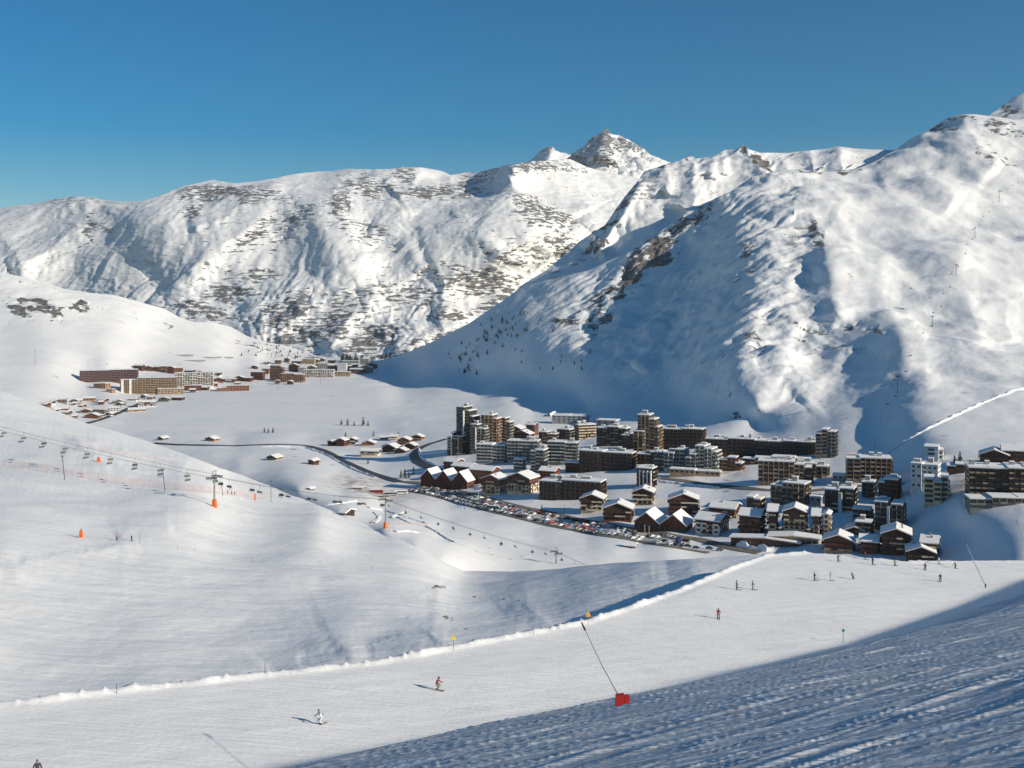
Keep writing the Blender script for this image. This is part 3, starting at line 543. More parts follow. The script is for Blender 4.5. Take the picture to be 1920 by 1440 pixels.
def gable_house(label, u0, u1, vt, vb, rot=-20, wall='cream', upper='timber', ridge='y', dep=None, name='chalet', cat='chalet', pitch=.38, storeys=None, group=None, split=.45, bay=3.2, over=1.1, objs=None, chim=1, par=None, parts=True):
    rnd = random.Random(hash((u0, vt, 1)) % 9999); r = math.radians(rot)
    g = sight((u0 + u1) / 2, vb, objs or (valley,)); D = g.y
    tot = (u1 - u0) * D / F - 2 * over * .7; c, s_ = abs(math.cos(r)), abs(math.sin(r))
    dep = dep or min(16, tot * .8); w = max(3.0, (tot - dep * s_) / c)
    Dc = D + (dep * c + w * s_) / 2; xc = ((u0 + u1) / 2 - U0) / F * Dc
    H = CZ - (vt - V0) / F * Dc - g.z - .5
    root = thing(name, label, cat, (xc, Dc, g.z), r, group)
    half = (w if ridge == 'y' else dep) / 2; rise = min(half * pitch, H * .45); he = H - rise
    lo, up, win, bal, pr, roof, snow, ch = (MB() for _ in range(8)); zs = he * split
    lo.box(-w/2, w/2, -dep/2, dep/2, -12, zs)
    up.box(-w/2 - .06, w/2 + .06, -dep/2 - .06, dep/2 + .06, zs, he)
    if ridge == 'y':
        up.hull([(-w/2 - .06, -dep/2 - .06, he), (w/2 + .06, -dep/2 - .06, he), (0, -dep/2 - .06, H - .2)], [(-w/2 - .06, dep/2 + .06, he), (w/2 + .06, dep/2 + .06, he), (0, dep/2 + .06, H - .2)])
    else:
        up.hull([(-w/2 - .06, -dep/2 - .06, he), (-w/2 - .06, dep/2 + .06, he), (-w/2 - .06, 0, H - .2)], [(w/2 + .06, -dep/2 - .06, he), (w/2 + .06, dep/2 + .06, he), (w/2 + .06, 0, H - .2)])
    def slope(mb, t0, t1, o_):
        L = (dep if ridge == 'y' else w) / 2 + o_; R = half + o_; zr = H; ze = H - rise * (R / half)
        for sg in (-1, 1):
            ring = [(-L, 0, zr + t0), (-L, sg * R, ze + t0), (-L, sg * R, ze + t1), (-L, 0, zr + t1)]
            ring2 = [(-p[0], p[1], p[2]) for p in ring]
            if ridge == 'y': ring = [(p[1], p[0], p[2]) for p in ring]; ring2 = [(p[1], p[0], p[2]) for p in ring2]
            mb.hull(ring, ring2)
    slope(roof, -.25, 0, over); slope(snow, .003, rnd.uniform(.45, .7), over - .05)
    n = storeys or max(1, int((he - .3) / 2.8)); sh = 2.8
    if parts:
        for (o, ex, en, L, front) in (((-w/2, -dep/2), (1, 0), (0, -1), w, True), ((w/2, -dep/2), (0, 1), (1, 0), dep, False), ((-w/2, dep/2), (0, -1), (-1, 0), dep, False)):
            nb = max(1, int(L / bay)); bw = L / nb
            for k in range(n):
                z = he - (n - k) * sh
                for i in range(nb):
                    win.fbox(o, ex, en, i * bw + bw * .22, i * bw + bw * .78, .05, .12, z + .8, z + 2.3)
                    if rnd.random() < (.85 if front else .55) and z > .6:
                        bal.fbox(o, ex, en, i * bw + .15, i * bw + bw - .15, .05, 1.2, z, z + .14)
                        (pr if rnd.random() < .55 else bal).fbox(o, ex, en, i * bw + .15, i * bw + bw - .15, 1.06, 1.2, z + .14, z + 1.05)
    for i in range(chim):
        x = rnd.uniform(-.3, .3) * w; y = rnd.uniform(-.25, .25) * dep; zc = H - rise * abs((x if ridge == 'y' else y) / half)
        ch.box(x - .5, x + .5, y - .5, y + .5, zc - .3, zc + 1.5)
    lo.build('wall', wall_mat(wall), root); up.build('timber_storey', wall_mat(upper), root); rf = roof.build('roof', wall_mat('timber'), root); snow.build('roof_snow', M_snow, rf)
    win.build('window', M_win, root, 'stuff'); bal.build('balcony', wall_mat(upper), root, 'stuff'); pr.build('parapet', wall_mat(par or wall), root, 'stuff')
    if chim: ch.build('chimney', wall_mat('grey'), rf)
    return root
# ------------------------------------------------------------------ the high village: apartment blocks
G1 = 'apartment blocks of the near village'
fb = lambda *a, **k: flat_block(*a, group=G1, **k)
fb('tallest dark apartment tower, stepped top, at the left end of the near village', 856, 899, 762, 851, -30, 'dark', 'green', 16, ((0, .5, 1, 0), (.5, .78, .92, 2), (.78, 1, .80, 3)), 'bands', shafts=((.50, .40, .93, 1.0),))
fb('brown rounded tower block just right of the tallest tower', 902, 940, 777, 846, -20, 'tan', 'red', 15, ((0, .75, 1, 0), (.75, 1, .9, 2)), 'grid')
fb('narrow grey tower block behind the brown rounded tower', 938, 963, 783, 838, -22, 'green', 'tan', 12, ((0, .55, 1, 0), (.55, 1, .86, 1)))
fb('dark stepped block with pale fins at the foot of the tallest tower', 839, 880, 810, 854, -26, 'dark', 'pale', 13, ((0, .25, .78, 0), (.25, .4, 1, 0), (.4, 1, .86, -1)), 'fins', shafts=((.28, 0, .95, .8), (.72, 0, .8, .6)))
fb('stepped green grey block with a tall pale stair shaft', 882, 919, 795, 851, -26, 'green', 'tan', 13, ((0, .5, 1, 0), (.5, 1, .86, 1)), 'grid', shafts=((.40, .15, .92, .8),))
fb('pale grey balcony block, left one of the two long pale blocks', 893, 953, 832, 872, -14, 'pale', 'grey', 13, ((0, .55, 1, 0), (.55, 1, .97, 1)), 'bands')
fb('pale grey balcony block with a straight snowy roof, right of the two long pale blocks', 951, 1014, 825, 868, -13, 'pale', 'green', 13, ((0, 1, 1, 0),), 'bands')
fb('grey green block with rounded end in front of the pale blocks', 995, 1028, 842, 886, -20, 'green', 'pale', 13, ((0, .4, .94, 0), (.4, 1, 1, 0)), 'bands')
fb('grey balcony block with a pale lit right end', 1026, 1086, 827, 873, -14, 'green', 'pale', 13, ((0, .6, 1, 0), (.6, 1, .96, 1)), 'bands')
fb('long dark brown block in the village centre below the central tower', 1085, 1193, 845, 887, -23, 'dark', 'brown', 14, ((0, .45, 1, 0), (.45, 1, .97, 1)), 'grid')
fb('dark stepped block with snowy tops left of the central tower', 1118, 1182, 799, 838, -23, 'dark', 'tan', 14, ((0, .35, .92, 0), (.35, .75, 1, 0), (.75, 1, .93, 1)), 'grid')
fb('sunlit tan block with balconies behind the stepped dark block', 1076, 1117, 795, 824, 22, 'tan', 'cream', 12, ((0, 1, 1, 0),), 'grid')
fb('dark narrow block with an angled roof beside the sunlit tan block', 1044, 1077, 804, 829, -30, 'dark', 'green', 12)
fb('central tower block with a crown of stepped roofs', 1188, 1243, 777, 858, -22, 'tan', 'dark', 17, ((0, .42, .62, -3), (.12, .62, 1.0, 2), (.62, .85, .90, 3), (.85, 1, .72, 3)), 'grid')
fb('dark wing with a snow ledge running right from the central tower', 1240, 1323, 802, 844, -23, 'dark', 'brown', 14, ((0, .5, .95, 0), (.5, 1, 1, 0)), 'grid')
fb('very long dark block with a wavy snow line below the mountain', 1324, 1531, 823, 862, -21, 'dark', 'brown', 14, ((0, .2, .93, 0), (.2, .45, 1, 1), (.45, .7, .95, 0), (.7, 1, .99, 1)), 'fins')
fb('stepped end tower at the right end of the very long dark block', 1526, 1573, 804, 861, -24, 'green', 'tan', 16, ((0, .3, .86, 0), (.3, .6, 1, 2), (.6, 1, .93, 3)), 'fins')
fb('pale stepped block behind the snowy terraces, left one', 1245, 1293, 841, 886, -26, 'pale', 'green', 14, ((0, .5, .85, -2), (.5, 1, 1, 2)), 'grid')
fb('pale stepped block with a sunlit cream end behind the terraces', 1302, 1354, 835, 886, -28, 'pale', 'cream', 15, ((0, .45, 1, 0), (.45, .8, .9, 0), (.8, 1, .8, 1)), 'fins')
fb('brown balcony block standing above the curving road', 1420, 1524, 863, 914, -17, 'tan', 'dark', 14, ((0, .68, 1, 0), (.68, .86, .9, 1), (.86, 1, .78, 3)), 'grid')
fb('angled tan block with stepped snow roofs below the curving road', 1444, 1521, 903, 951, -32, 'tan', 'dark', 15, ((0, .35, .86, 0), (.35, 1, 1, 1)), 'grid')
fb('dark block with a bright yellow wall strip right of the angled tan block', 1543, 1609, 913, 964, -26, 'dark', 'cream', 15, ((0, .5, .94, 0), (.5, 1, 1, 2)), 'grid', shafts=((.5, 0, .86, 2.2),))
fb('curved flat roofed brown block by the slope edge', 1584, 1672, 856, 908, -14, 'tan', 'brown', 15, ((0, .3, .97, 0), (.3, 1, 1, 0)), 'grid')
fb('small dark block with a square snowy roof near the blue snowfield', 1643, 1692, 896, 943, -25, 'dark', 'brown', 14, ((0, .3, .86, 0), (.3, 1, 1, 0)), 'grid')
fb('grey green tower block with three pale shafts at the edge of the blue snowfield', 1636, 1701, 938, 998, -26, 'green', 'dark', 15, ((0, .45, 1, 0), (.45, .62, .85, 1), (.62, 1, .94, 0)), 'grid', shafts=((.46, 0, .85, 1.5),))
fb('cream sunlit apartment block with dark window bays on the snow bank', 1727, 1784, 888, 948, -22, 'cream', 'cream', 15, ((0, .4, .88, 0), (.4, .72, .80, -2), (.72, 1, .95, 1)), 'bands', base='cream')
fb('white tall block with narrow dark window slots behind the cream block', 1705, 1767, 868, 922, -30, 'white', 'white', 14, ((0, .4, 1, 0), (.4, 1, .97, 2)), 'plain')
fb('big dark curved block at the right edge of the photo', 1811, 1960, 871, 934, -16, 'dark', 'tan', 18, ((0, .5, .93, 0), (.5, .72, .98, -2), (.72, 1, 1, 1)), 'grid')
fb('low curved terrace building below the big block at the right edge', 1814, 1950, 929, 952, -10, 'green', 'dark', 12, ((0, .3, .75, 0), (.3, 1, 1, -1)), 'bands', pent=False, name='terrace_building')
fb('low grey link building with a red eave left of the grey green tower', 1596, 1638, 952, 984, -24, 'grey', 'red', 10, ((0, 1, 1, 0),), 'fins', pent=False, name='link_building')
fb('long dark brown flat block fronting the car park', 1011, 1137, 898, 942, -22, 'dark', 'timber', 14, ((0, .36, .9, -1), (.36, 1, 1, 0)), 'grid')
fb('small square tower with pale vertical strips above the chalets', 1193, 1233, 876, 916, -26, 'timber', 'pale', 12, ((0, 1, 1, 0),), 'fins', shafts=((.2, 0, .9, .7), (.45, 0, .9, .7), (.7, 0, .9, .7), (.93, 0, .9, .7)))
fb('low sports hall under a wide flat snow roof behind the village', 1034, 1106, 778, 796, -14, 'grey', 'dark', 22, ((0, 1, 1, 0),), 'plain', pent=False, name='sports_hall', bay=6)
fb('plain grey box shaped hall right of the sports hall', 1117, 1163, 787, 804, -24, 'grey', 'dark', 16, ((0, 1, 1, 0),), 'plain', pent=False, name='hall', bay=8)
fb('small dark shed on the snow roof line above the sports hall', 1066, 1101, 775, 784, -14, 'dark', 'dark', 9, ((0, 1, 1, 0),), 'plain', pent=False, name='shed')
fb('white lift station building with a round drum roof, top right of village', 1728, 1775, 836, 869, -25, 'white', 'white', 15, ((0, .75, 1, 0), (.75, 1, .8, 2)), 'plain', pent=False, name='lift_station', bay=6)
fb('low snowy retaining terrace in front of the pale stepped blocks', 1256, 1352, 880, 897, -20, 'tan', 'brown', 8, ((0, .5, 1, 0), (.5, 1, .9, 1)), 'plain', pent=False, name='terrace_building')
fb('wooden terrace huts on bare earth below the very long block', 1346, 1396, 856, 884, -24, 'rust', 'orange', 10, ((0, .4, .8, 0), (.4, .75, 1, 0), (.75, 1, .6, -1)), 'fins', pent=False, name='terrace_building')
fb('dark low block wrapped round the foot of the central tower', 1192, 1252, 846, 872, -23, 'dark', 'brown', 12, ((0, .5, .8, 0), (.5, 1, 1, 1)), 'grid')
fb('narrow block with a sunlit cream side right of the central tower foot', 1226, 1262, 846, 884, -28, 'green', 'cream', 11, ((0, .5, 1, 0), (.5, 1, .8, 1)), 'fins')
fb('low terraced shops with snow ledges below the long dark block, left part', 1392, 1452, 857, 872, -21, 'brown', 'tan', 9, ((0, .4, .8, 0), (.4, 1, 1, 1)), 'bands', pent=False, name='terrace_building')
fb('low terraced shops with snow ledges below the long dark block, right part', 1448, 1520, 856, 870, -21, 'dark', 'tan', 9, ((0, .6, 1, 0), (.6, 1, .8, 1)), 'bands', pent=False, name='terrace_building')
fb('small brown block tucked behind the brown balcony block', 1506, 1556, 868, 898, -20, 'tan', 'brown', 12, ((0, .5, 1, 0), (.5, 1, .82, 1)), 'grid')
fb('stepped snowy block between the two pale stepped blocks', 1284, 1312, 850, 886, -24, 'grey', 'green', 12, ((0, .5, .8, 0), (.5, 1, 1, 1)), 'grid')
fb('glass fronted small tower in front of the long pale blocks', 963, 986, 860, 884, -16, 'pale', 'white', 9, style='fins', pent=False, name='glass_stair_tower')
fb('low dark annex at the left foot of the long dark brown block', 1060, 1100, 866, 886, -23, 'dark', 'brown', 10, style='grid', pent=False)
fb('dark mid rise block behind the long pale blocks', 1010, 1048, 809, 834, -22, 'dark', 'tan', 12, ((0, .5, 1, 0), (.5, 1, .85, 1)))
fb('small dark block right of the stepped dark block', 1165, 1194, 812, 842, -23, 'dark', 'brown', 11, ((0, .6, .9, 0), (.6, 1, 1, 1)))
fb('grey service building with a snow ramp below the curved brown block', 1560, 1612, 890, 905, -20, 'grey', 'dark', 9, style='plain', pent=False, name='service_building')
fb('low snowy garage row right of the angled tan block', 1516, 1546, 930, 950, -26, 'grey', 'dark', 9, style='plain', pent=False, name='garage_row')
fb('dark low block between the white tall block and the right edge block', 1772, 1812, 868, 890, -22, 'dark', 'brown', 11, ((0, .5, .8, 0), (.5, 1, 1, 0)), 'grid')
fb('dark block behind the cream residence', 1398, 1436, 930, 958, -28, 'dark', 'tan', 12, ((0, .5, 1, 0), (.5, 1, .85, 1)), 'grid')
fb('green grey block behind the small dark block near the blue snowfield', 1612, 1646, 902, 934, -25, 'green', 'dark', 12, style='grid')
fb('brown block half hidden behind the tallest brown chalet', 1600, 1640, 976, 1004, -24, 'brown', 'tan', 11, style='grid')
# ------------------------------------------------------------------ the high village: chalets and low buildings
G2 = 'chalets of the near village'
gh = lambda *a, **k: gable_house(*a, group=G2, **k)
gh('red chalet with a sunlit gable at the left end of the chalet row', 831, 871, 858, 886, -32, 'choc', 'red', 'x', 12)
gh('red brown chalet under two joined snow roofs, second of the row', 846, 897, 866, 898, -30, 'choc', 'choc', 'x', 13)
gh('long red brown chalet with a snow roof, third of the row', 880, 939, 872, 907, -30, 'choc', 'red', 'x', 13)
gh('cream and brown chalet with red balconies, sunlit on its right side', 902, 955, 887, 929, -28, 'cream', 'red', 'y', 14, split=.62)
gh('dark gabled chalet with a yellow sunlit right wall', 949, 1012, 883, 929, -30, 'cream', 'choc', 'y', 15, split=.58)
gh('small red brown chalet behind the long dark flat block', 1010, 1052, 874, 900, -24, 'red', 'red', 'x', 12)
gh('leftmost of the four cream and brown gabled chalets above the road', 1086, 1139, 922, 963, -14, 'cream', 'timber', 'y', 14, split=.6)
gh('brown gabled chalet with rows of cream balconies nearest the road', 1128, 1192, 938, 979, -12, 'choc', 'timber', 'y', 15, split=.5, par='cream')
gh('small cream and brown chalet below the striped square tower', 1183, 1231, 911, 948, -14, 'cream', 'timber', 'y', 13, split=.55)
gh('wide brown gabled chalet with five rows of balconies on the snow bank', 1250, 1314, 921, 966, -10, 'choc', 'timber', 'y', 14, split=.5, par='cream')
gh('chalet with a big square snow roof and a white left wall', 1300, 1372, 960, 1006, -34, 'white', 'choc', 'x', 16, split=.7)
gh('red brown chalet with a flat snow roof behind the big square roof', 1328, 1394, 939, 975, -28, 'tan', 'choc', 'x', 15)
gh('brown chalet with several snowy roof steps left of the cream residence', 1381, 1441, 952, 1007, -26, 'rust', 'choc', 'x', 15, split=.35)
def residence():
    """the large cream residence: three wings under their own roofs, one building"""
    a = gable_house('large cream residence with a central dark gable and three snow roofs', 1462, 1520, 945, 1008, -18, 'cream', 'timber', 'y', 16, split=.72, group=G2, name='residence', cat='residence', bay=3.0)
    return a
residence()
gh('left wing of the cream residence with dark attic storeys', 1434, 1466, 944, 1006, -18, 'cream', 'timber', 'x', 14, split=.45, name='residence_wing', cat='residence')
gh('right wing of the cream residence under a slanting snow roof', 1516, 1546, 952, 1008, -18, 'cream', 'timber', 'x', 14, split=.6, name='residence_wing', cat='residence')
gh('narrow sunlit end wing of the cream residence', 1540, 1562, 958, 1006, -22, 'tan', 'cream', 'y', 12, split=.5, name='residence_wing', cat='residence')
gh('brown chalet with twin bright snow roofs at the piste crest', 1537, 1609, 996, 1040, -20, 'tan', 'choc', 'y', 15, split=.4)
gh('small chalet behind the twin roofed chalet', 1579, 1627, 982, 1004, -20, 'choc', 'timber', 'y', 13)
gh('low red brown link house left of the tallest brown chalet', 1606, 1654, 1001, 1040, -20, 'red', 'choc', 'x', 12)
gh('tallest brown chalet with a huge white roof at the piste crest', 1644, 1717, 984, 1044, -20, 'choc', 'timber', 'y', 17, split=.5, par='cream', chim=3)
gh('front chalet with a steep white roof right of the tallest brown chalet', 1692, 1760, 1018, 1060, -18, 'choc', 'timber', 'y', 15, split=.5, par='cream')
gh('rear brown chalet with a grey lit roof at the right end of the row', 1719, 1769, 1002, 1050, -26, 'cream', 'choc', 'x', 13, split=.5, chim=2)
gh('big chalet with a long snow roof at the top right of the village', 1830, 1898, 839, 875, -24, 'choc', 'timber', 'y', 16, split=.3)
gh('chalet with a grey roof cut by the right edge of the photo', 1872, 1930, 832, 869, -22, 'choc', 'choc', 'x', 15)
gh('rust coloured lodge behind the long pale blocks, topmost of three', 985, 1011, 791, 817, -30, 'rust', 'rust', 'x', 10)
gh('rust coloured lodge with a curved snow roof, leftmost of three', 951, 986, 796, 824, -30, 'rust', 'choc', 'y', 11)
gh('rust coloured lodge just above the long pale block, lowest of three', 963, 1002, 805, 834, -26, 'rust', 'choc', 'y', 11)
def low_hall(label, u0, u1, vt, vb, rot, dep, gables, wall='choc', name='low_shop_building', under='dark', eave=.5):
    """long single-storey hall; its snow roof is folded into several gables along its length"""
    r = math.radians(rot); g = sight((u0 + u1) / 2, vb, (valley,)); D = g.y; c, s_ = abs(math.cos(r)), abs(math.sin(r))
    w = max(6, ((u1 - u0) * D / F - dep * s_) / c); Dc = D + (dep * c + w * s_) / 2
    H = CZ - (vt - V0) / F * Dc - g.z
    root = thing(name, label, 'building', (((u0 + u1) / 2 - U0) / F * Dc, Dc, g.z), r, 'low buildings along the main road')
    he = H * eave; wm, sn, wi, po = MB(), MB(), MB(), MB()
    wm.box(-w/2, w/2, -dep/2, dep/2, -6, he)
    xs = np.linspace(-w/2 - 1, w/2 + 1, 2 * gables + 1)
    for i in range(2 * gables):
        za, zb_ = (he + .1, H) if i % 2 == 0 else (H, he + .1); x0, x1 = xs[i], xs[i+1]
        if i % 2 == 0: wm.hull([(x0 + .05, -dep/2, he), (x1, -dep/2, he), (x1, -dep/2, zb_ - .1)], [(x0 + .05, dep/2, he), (x1, dep/2, he), (x1, dep/2, zb_ - .1)])
        else: wm.hull([(x0, -dep/2, he), (x1 - .05, -dep/2, he), (x0, -dep/2, za - .1)], [(x0, dep/2, he), (x1 - .05, dep/2, he), (x0, dep/2, za - .1)])
        A = [(x0, -dep/2 - 1.4, za), (x1, -dep/2 - 1.4, zb_), (x1, dep/2 + 1, zb_), (x0, dep/2 + 1, za)]
        sn.hull(A, [(p[0], p[1], p[2] + .6) for p in A])
    n = max(3, int(w / 3.2))
    for i in range(n):
        x = -w/2 + w * (i + .15) / n; wi.box(x, x + w / n * .7, -dep/2 - .08, -dep/2, .8, min(he - .3, 3.2)); po.box(x - .12, x + .08, -dep/2 - 1.3, -dep/2 - 1.1, -3, he)
    wm.build('wall', wall_mat(wall), root); sn.build('roof_snow', M_snow, root); wi.build('shop_window', M_win, root, 'stuff'); po.build('post', wall_mat(under), root, 'stuff')
    return root
low_hall('low dark building under three folded snow roofs at the car park head', 788, 893, 880, 922, -26, 15, 3)
low_hall('low building under a big wavy snow roof with two points beside the road', 1188, 1301, 958, 1000, -24, 18, 2, eave=.38)
low_hall('upper curved shop arcade with a thick snow roof below the cream residence', 1440, 1538, 1001, 1026, -20, 10, 1, 'tan', eave=.75)
low_hall('lower shop arcade with a small gabled porch beside the main road', 1372, 1500, 1006, 1032, -24, 8, 1, 'choc', eave=.72)

# ------------------------------------------------------------------ hamlet between the villages
G3 = 'small houses in the valley between the villages'
gv = lambda *a, **k: gable_house(*a, group=G3, name='house', cat='house', chim=k.pop('chim', 0), **k)
gv('orange brown timber house, right one of the pair above the bend', 771, 796, 813, 827, -14, 'orange', 'rust', 'y', 9)
gv('orange brown timber house, left one of the pair above the bend', 745, 773, 818, 834, -14, 'rust', 'rust', 'y', 10)
gv('dark wooden house with a wide snow roof beside the curving road', 716, 753, 831, 848, -26, 'timber', 'timber', 'y', 12)
gv('small dark house at the inner side of the curving road', 758, 784, 829, 843, -20, 'timber', 'timber', 'y', 9)
gv('low brown house just below the small dark house', 739, 767, 838, 850, -20, 'choc', 'timber', 'y', 9)
gv('cream walled low house on the slope left of the curving road', 676, 714, 840, 856, -10, 'cream', 'green', 'x', 10)
gv('dark red house in the middle of the hamlet under a snow laden tree', 630, 654, 820, 837, -20, 'choc', 'choc', 'y', 10)
gv('snow covered dark house at the left end of the hamlet', 614, 634, 824, 836, -30, 'timber', 'timber', 'y', 9)
gv('white walled house with a tree on its roof line in the hamlet', 652, 672, 819, 835, -12, 'white', 'choc', 'y', 9)
gv('orange fronted house with a broad snow roof in the hamlet', 678, 706, 824, 836, -8, 'orange', 'rust', 'y', 10)
gv('cream cube house with a tall chimney behind the hamlet', 732, 748, 814, 826, -8, 'cream', 'cream', 'x', 8, chim=1)
gv('grey house half buried in snow behind the hamlet', 712, 732, 816, 825, -12, 'grey', 'timber', 'x', 8)
gv('lonely snow buried house below the lake road, left one', 500, 530, 851, 863, -24, 'tan', 'timber', 'y', 11)
gv('lonely dark house below the lake road, right one', 578, 598, 859, 872, -22, 'timber', 'timber', 'y', 10)
gv('orange hut on the lake shore beside the road', 385, 411, 817, 828, -20, 'orange', 'rust', 'y', 11)
gv('dark green hut with a snow roof at the left end of the lake road', 296, 316, 817, 826, -26, 'green', 'timber', 'y', 10)
gv('snow covered cabin on the slope beside the ice track', 640, 664, 952, 967, -30, 'timber', 'timber', 'x', 8)
gv('tiny brown hut above the ice track', 576, 588, 912, 919, -20, 'choc', 'rust', 'y', 5)
gv('small kiosk of snow and timber on the snow field below the parking', 1172, 1196, 1016, 1028, -20, 'rust', 'timber', 'x', 5)
gv('cream contractor hut at the edge of the bare earth', 661, 684, 910, 918, -14, 'cream', 'tan', 'x', 4)
# ------------------------------------------------------------------ the lakeside village
G4 = 'blocks of the lakeside village'
fl = lambda *a, **k: flat_block(*a, group=G4, sh=3.2, pent=k.pop('pent', False), **k)
fl('long plum coloured slab block with a white left end above the lake village', 153, 256, 693, 719, 18, 'plum', 'plum', 16, ((0, .5, .98, 0), (.5, 1, 1, 0)), 'grid', bay=5)
fl('very long slab block with a curved facade, left half plum and orange', 228, 330, 706, 741, 16, 'tan', 'orange', 16, ((0, .3, .86, 0), (.3, 1, .95, 0)), 'grid', bay=4.5, shafts=((.02, 0, .9, 4), (.16, 0, .9, 4)))
fl('very long slab block with a curved facade, right half with white ribs', 328, 399, 698, 728, 16, 'white', 'tan', 16, ((0, .6, .97, 0), (.6, 1, 1, 0)), 'fins', bay=4.5)
fl('orange ribbed apartment block fronting the far lake shore', 568, 627, 693, 708, -6, 'white', 'orange', 14, ((0, .55, 1, 0), (.55, 1, 1.02, 0)), 'fins', bay=4)
fl('rust orange hotel block with a pale roof left of the ribbed block', 527, 572, 700, 717, -8, 'orange', 'rust', 14, ((0, .6, 1, 0), (.6, 1, .9, 0)), 'grid', bay=4)
fl('low orange annex right of the ribbed block', 626, 658, 697, 706, -8, 'tan', 'orange', 12, style='plain', bay=4)
fl('stepped brown hotel with a domed snow roof in the lake village', 507, 533, 685, 714, -12, 'rust', 'tan', 14, ((0, .8, 1, 0), (.8, 1, .9, 1)), 'bands')
fl('pale flat block at the back of the lake village', 567, 592, 673, 683, -10, 'tan', 'grey', 14, style='plain', bay=5)
fl('grey flat roofed hall behind the ribbed block', 592, 617, 681, 693, -8, 'grey', 'tan', 14, style='plain', bay=5)
fl('pale building with arched ends in front of the dark forest', 633, 651, 682, 696, -8, 'white', 'choc', 12, style='plain', bay=4)
fl('long grey flat building below the dark forest', 640, 675, 676, 686, -10, 'grey', 'tan', 12, style='plain', bay=5)
fl('square grey building at the right end of the lake village', 676, 694, 673, 684, -12, 'grey', 'dark', 12, style='plain', bay=5)
fl('grey box with small windows left of the ribbed block', 560, 575, 689, 699, -10, 'grey', 'tan', 10, style='plain', bay=4)
fl('rust brown lakeside pavilion with a long low roof', 406, 468, 722, 734, 14, 'rust', 'orange', 18, ((0, .3, .6, 0), (.3, 1, 1, 0)), 'plain', bay=6, name='pavilion')
fl('low brown base building in front of the very long slab', 296, 345, 728, 740, 14, 'tan', 'rust', 14, style='plain', bay=6)
fl('low terrace building right of the long slab, partly snow covered', 345, 378, 722, 733, 14, 'choc', 'tan', 12, style='plain', bay=6)
fl('row of ochre garages below the plum slab', 176, 207, 718, 729, -18, 'orange', 'rust', 12, ((0, .33, .9, 0), (.33, .66, .95, -1), (.66, 1, 1, -2)), 'plain', bay=5)
fl('small ochre block left of the curved slab', 200, 215, 729, 737, -14, 'orange', 'orange', 10, style='plain', bay=5)
gl = lambda *a, **k: gable_house(*a, group='houses of the lakeside village', name='house', cat='house', chim=0, pitch=.32, bay=4, **k)
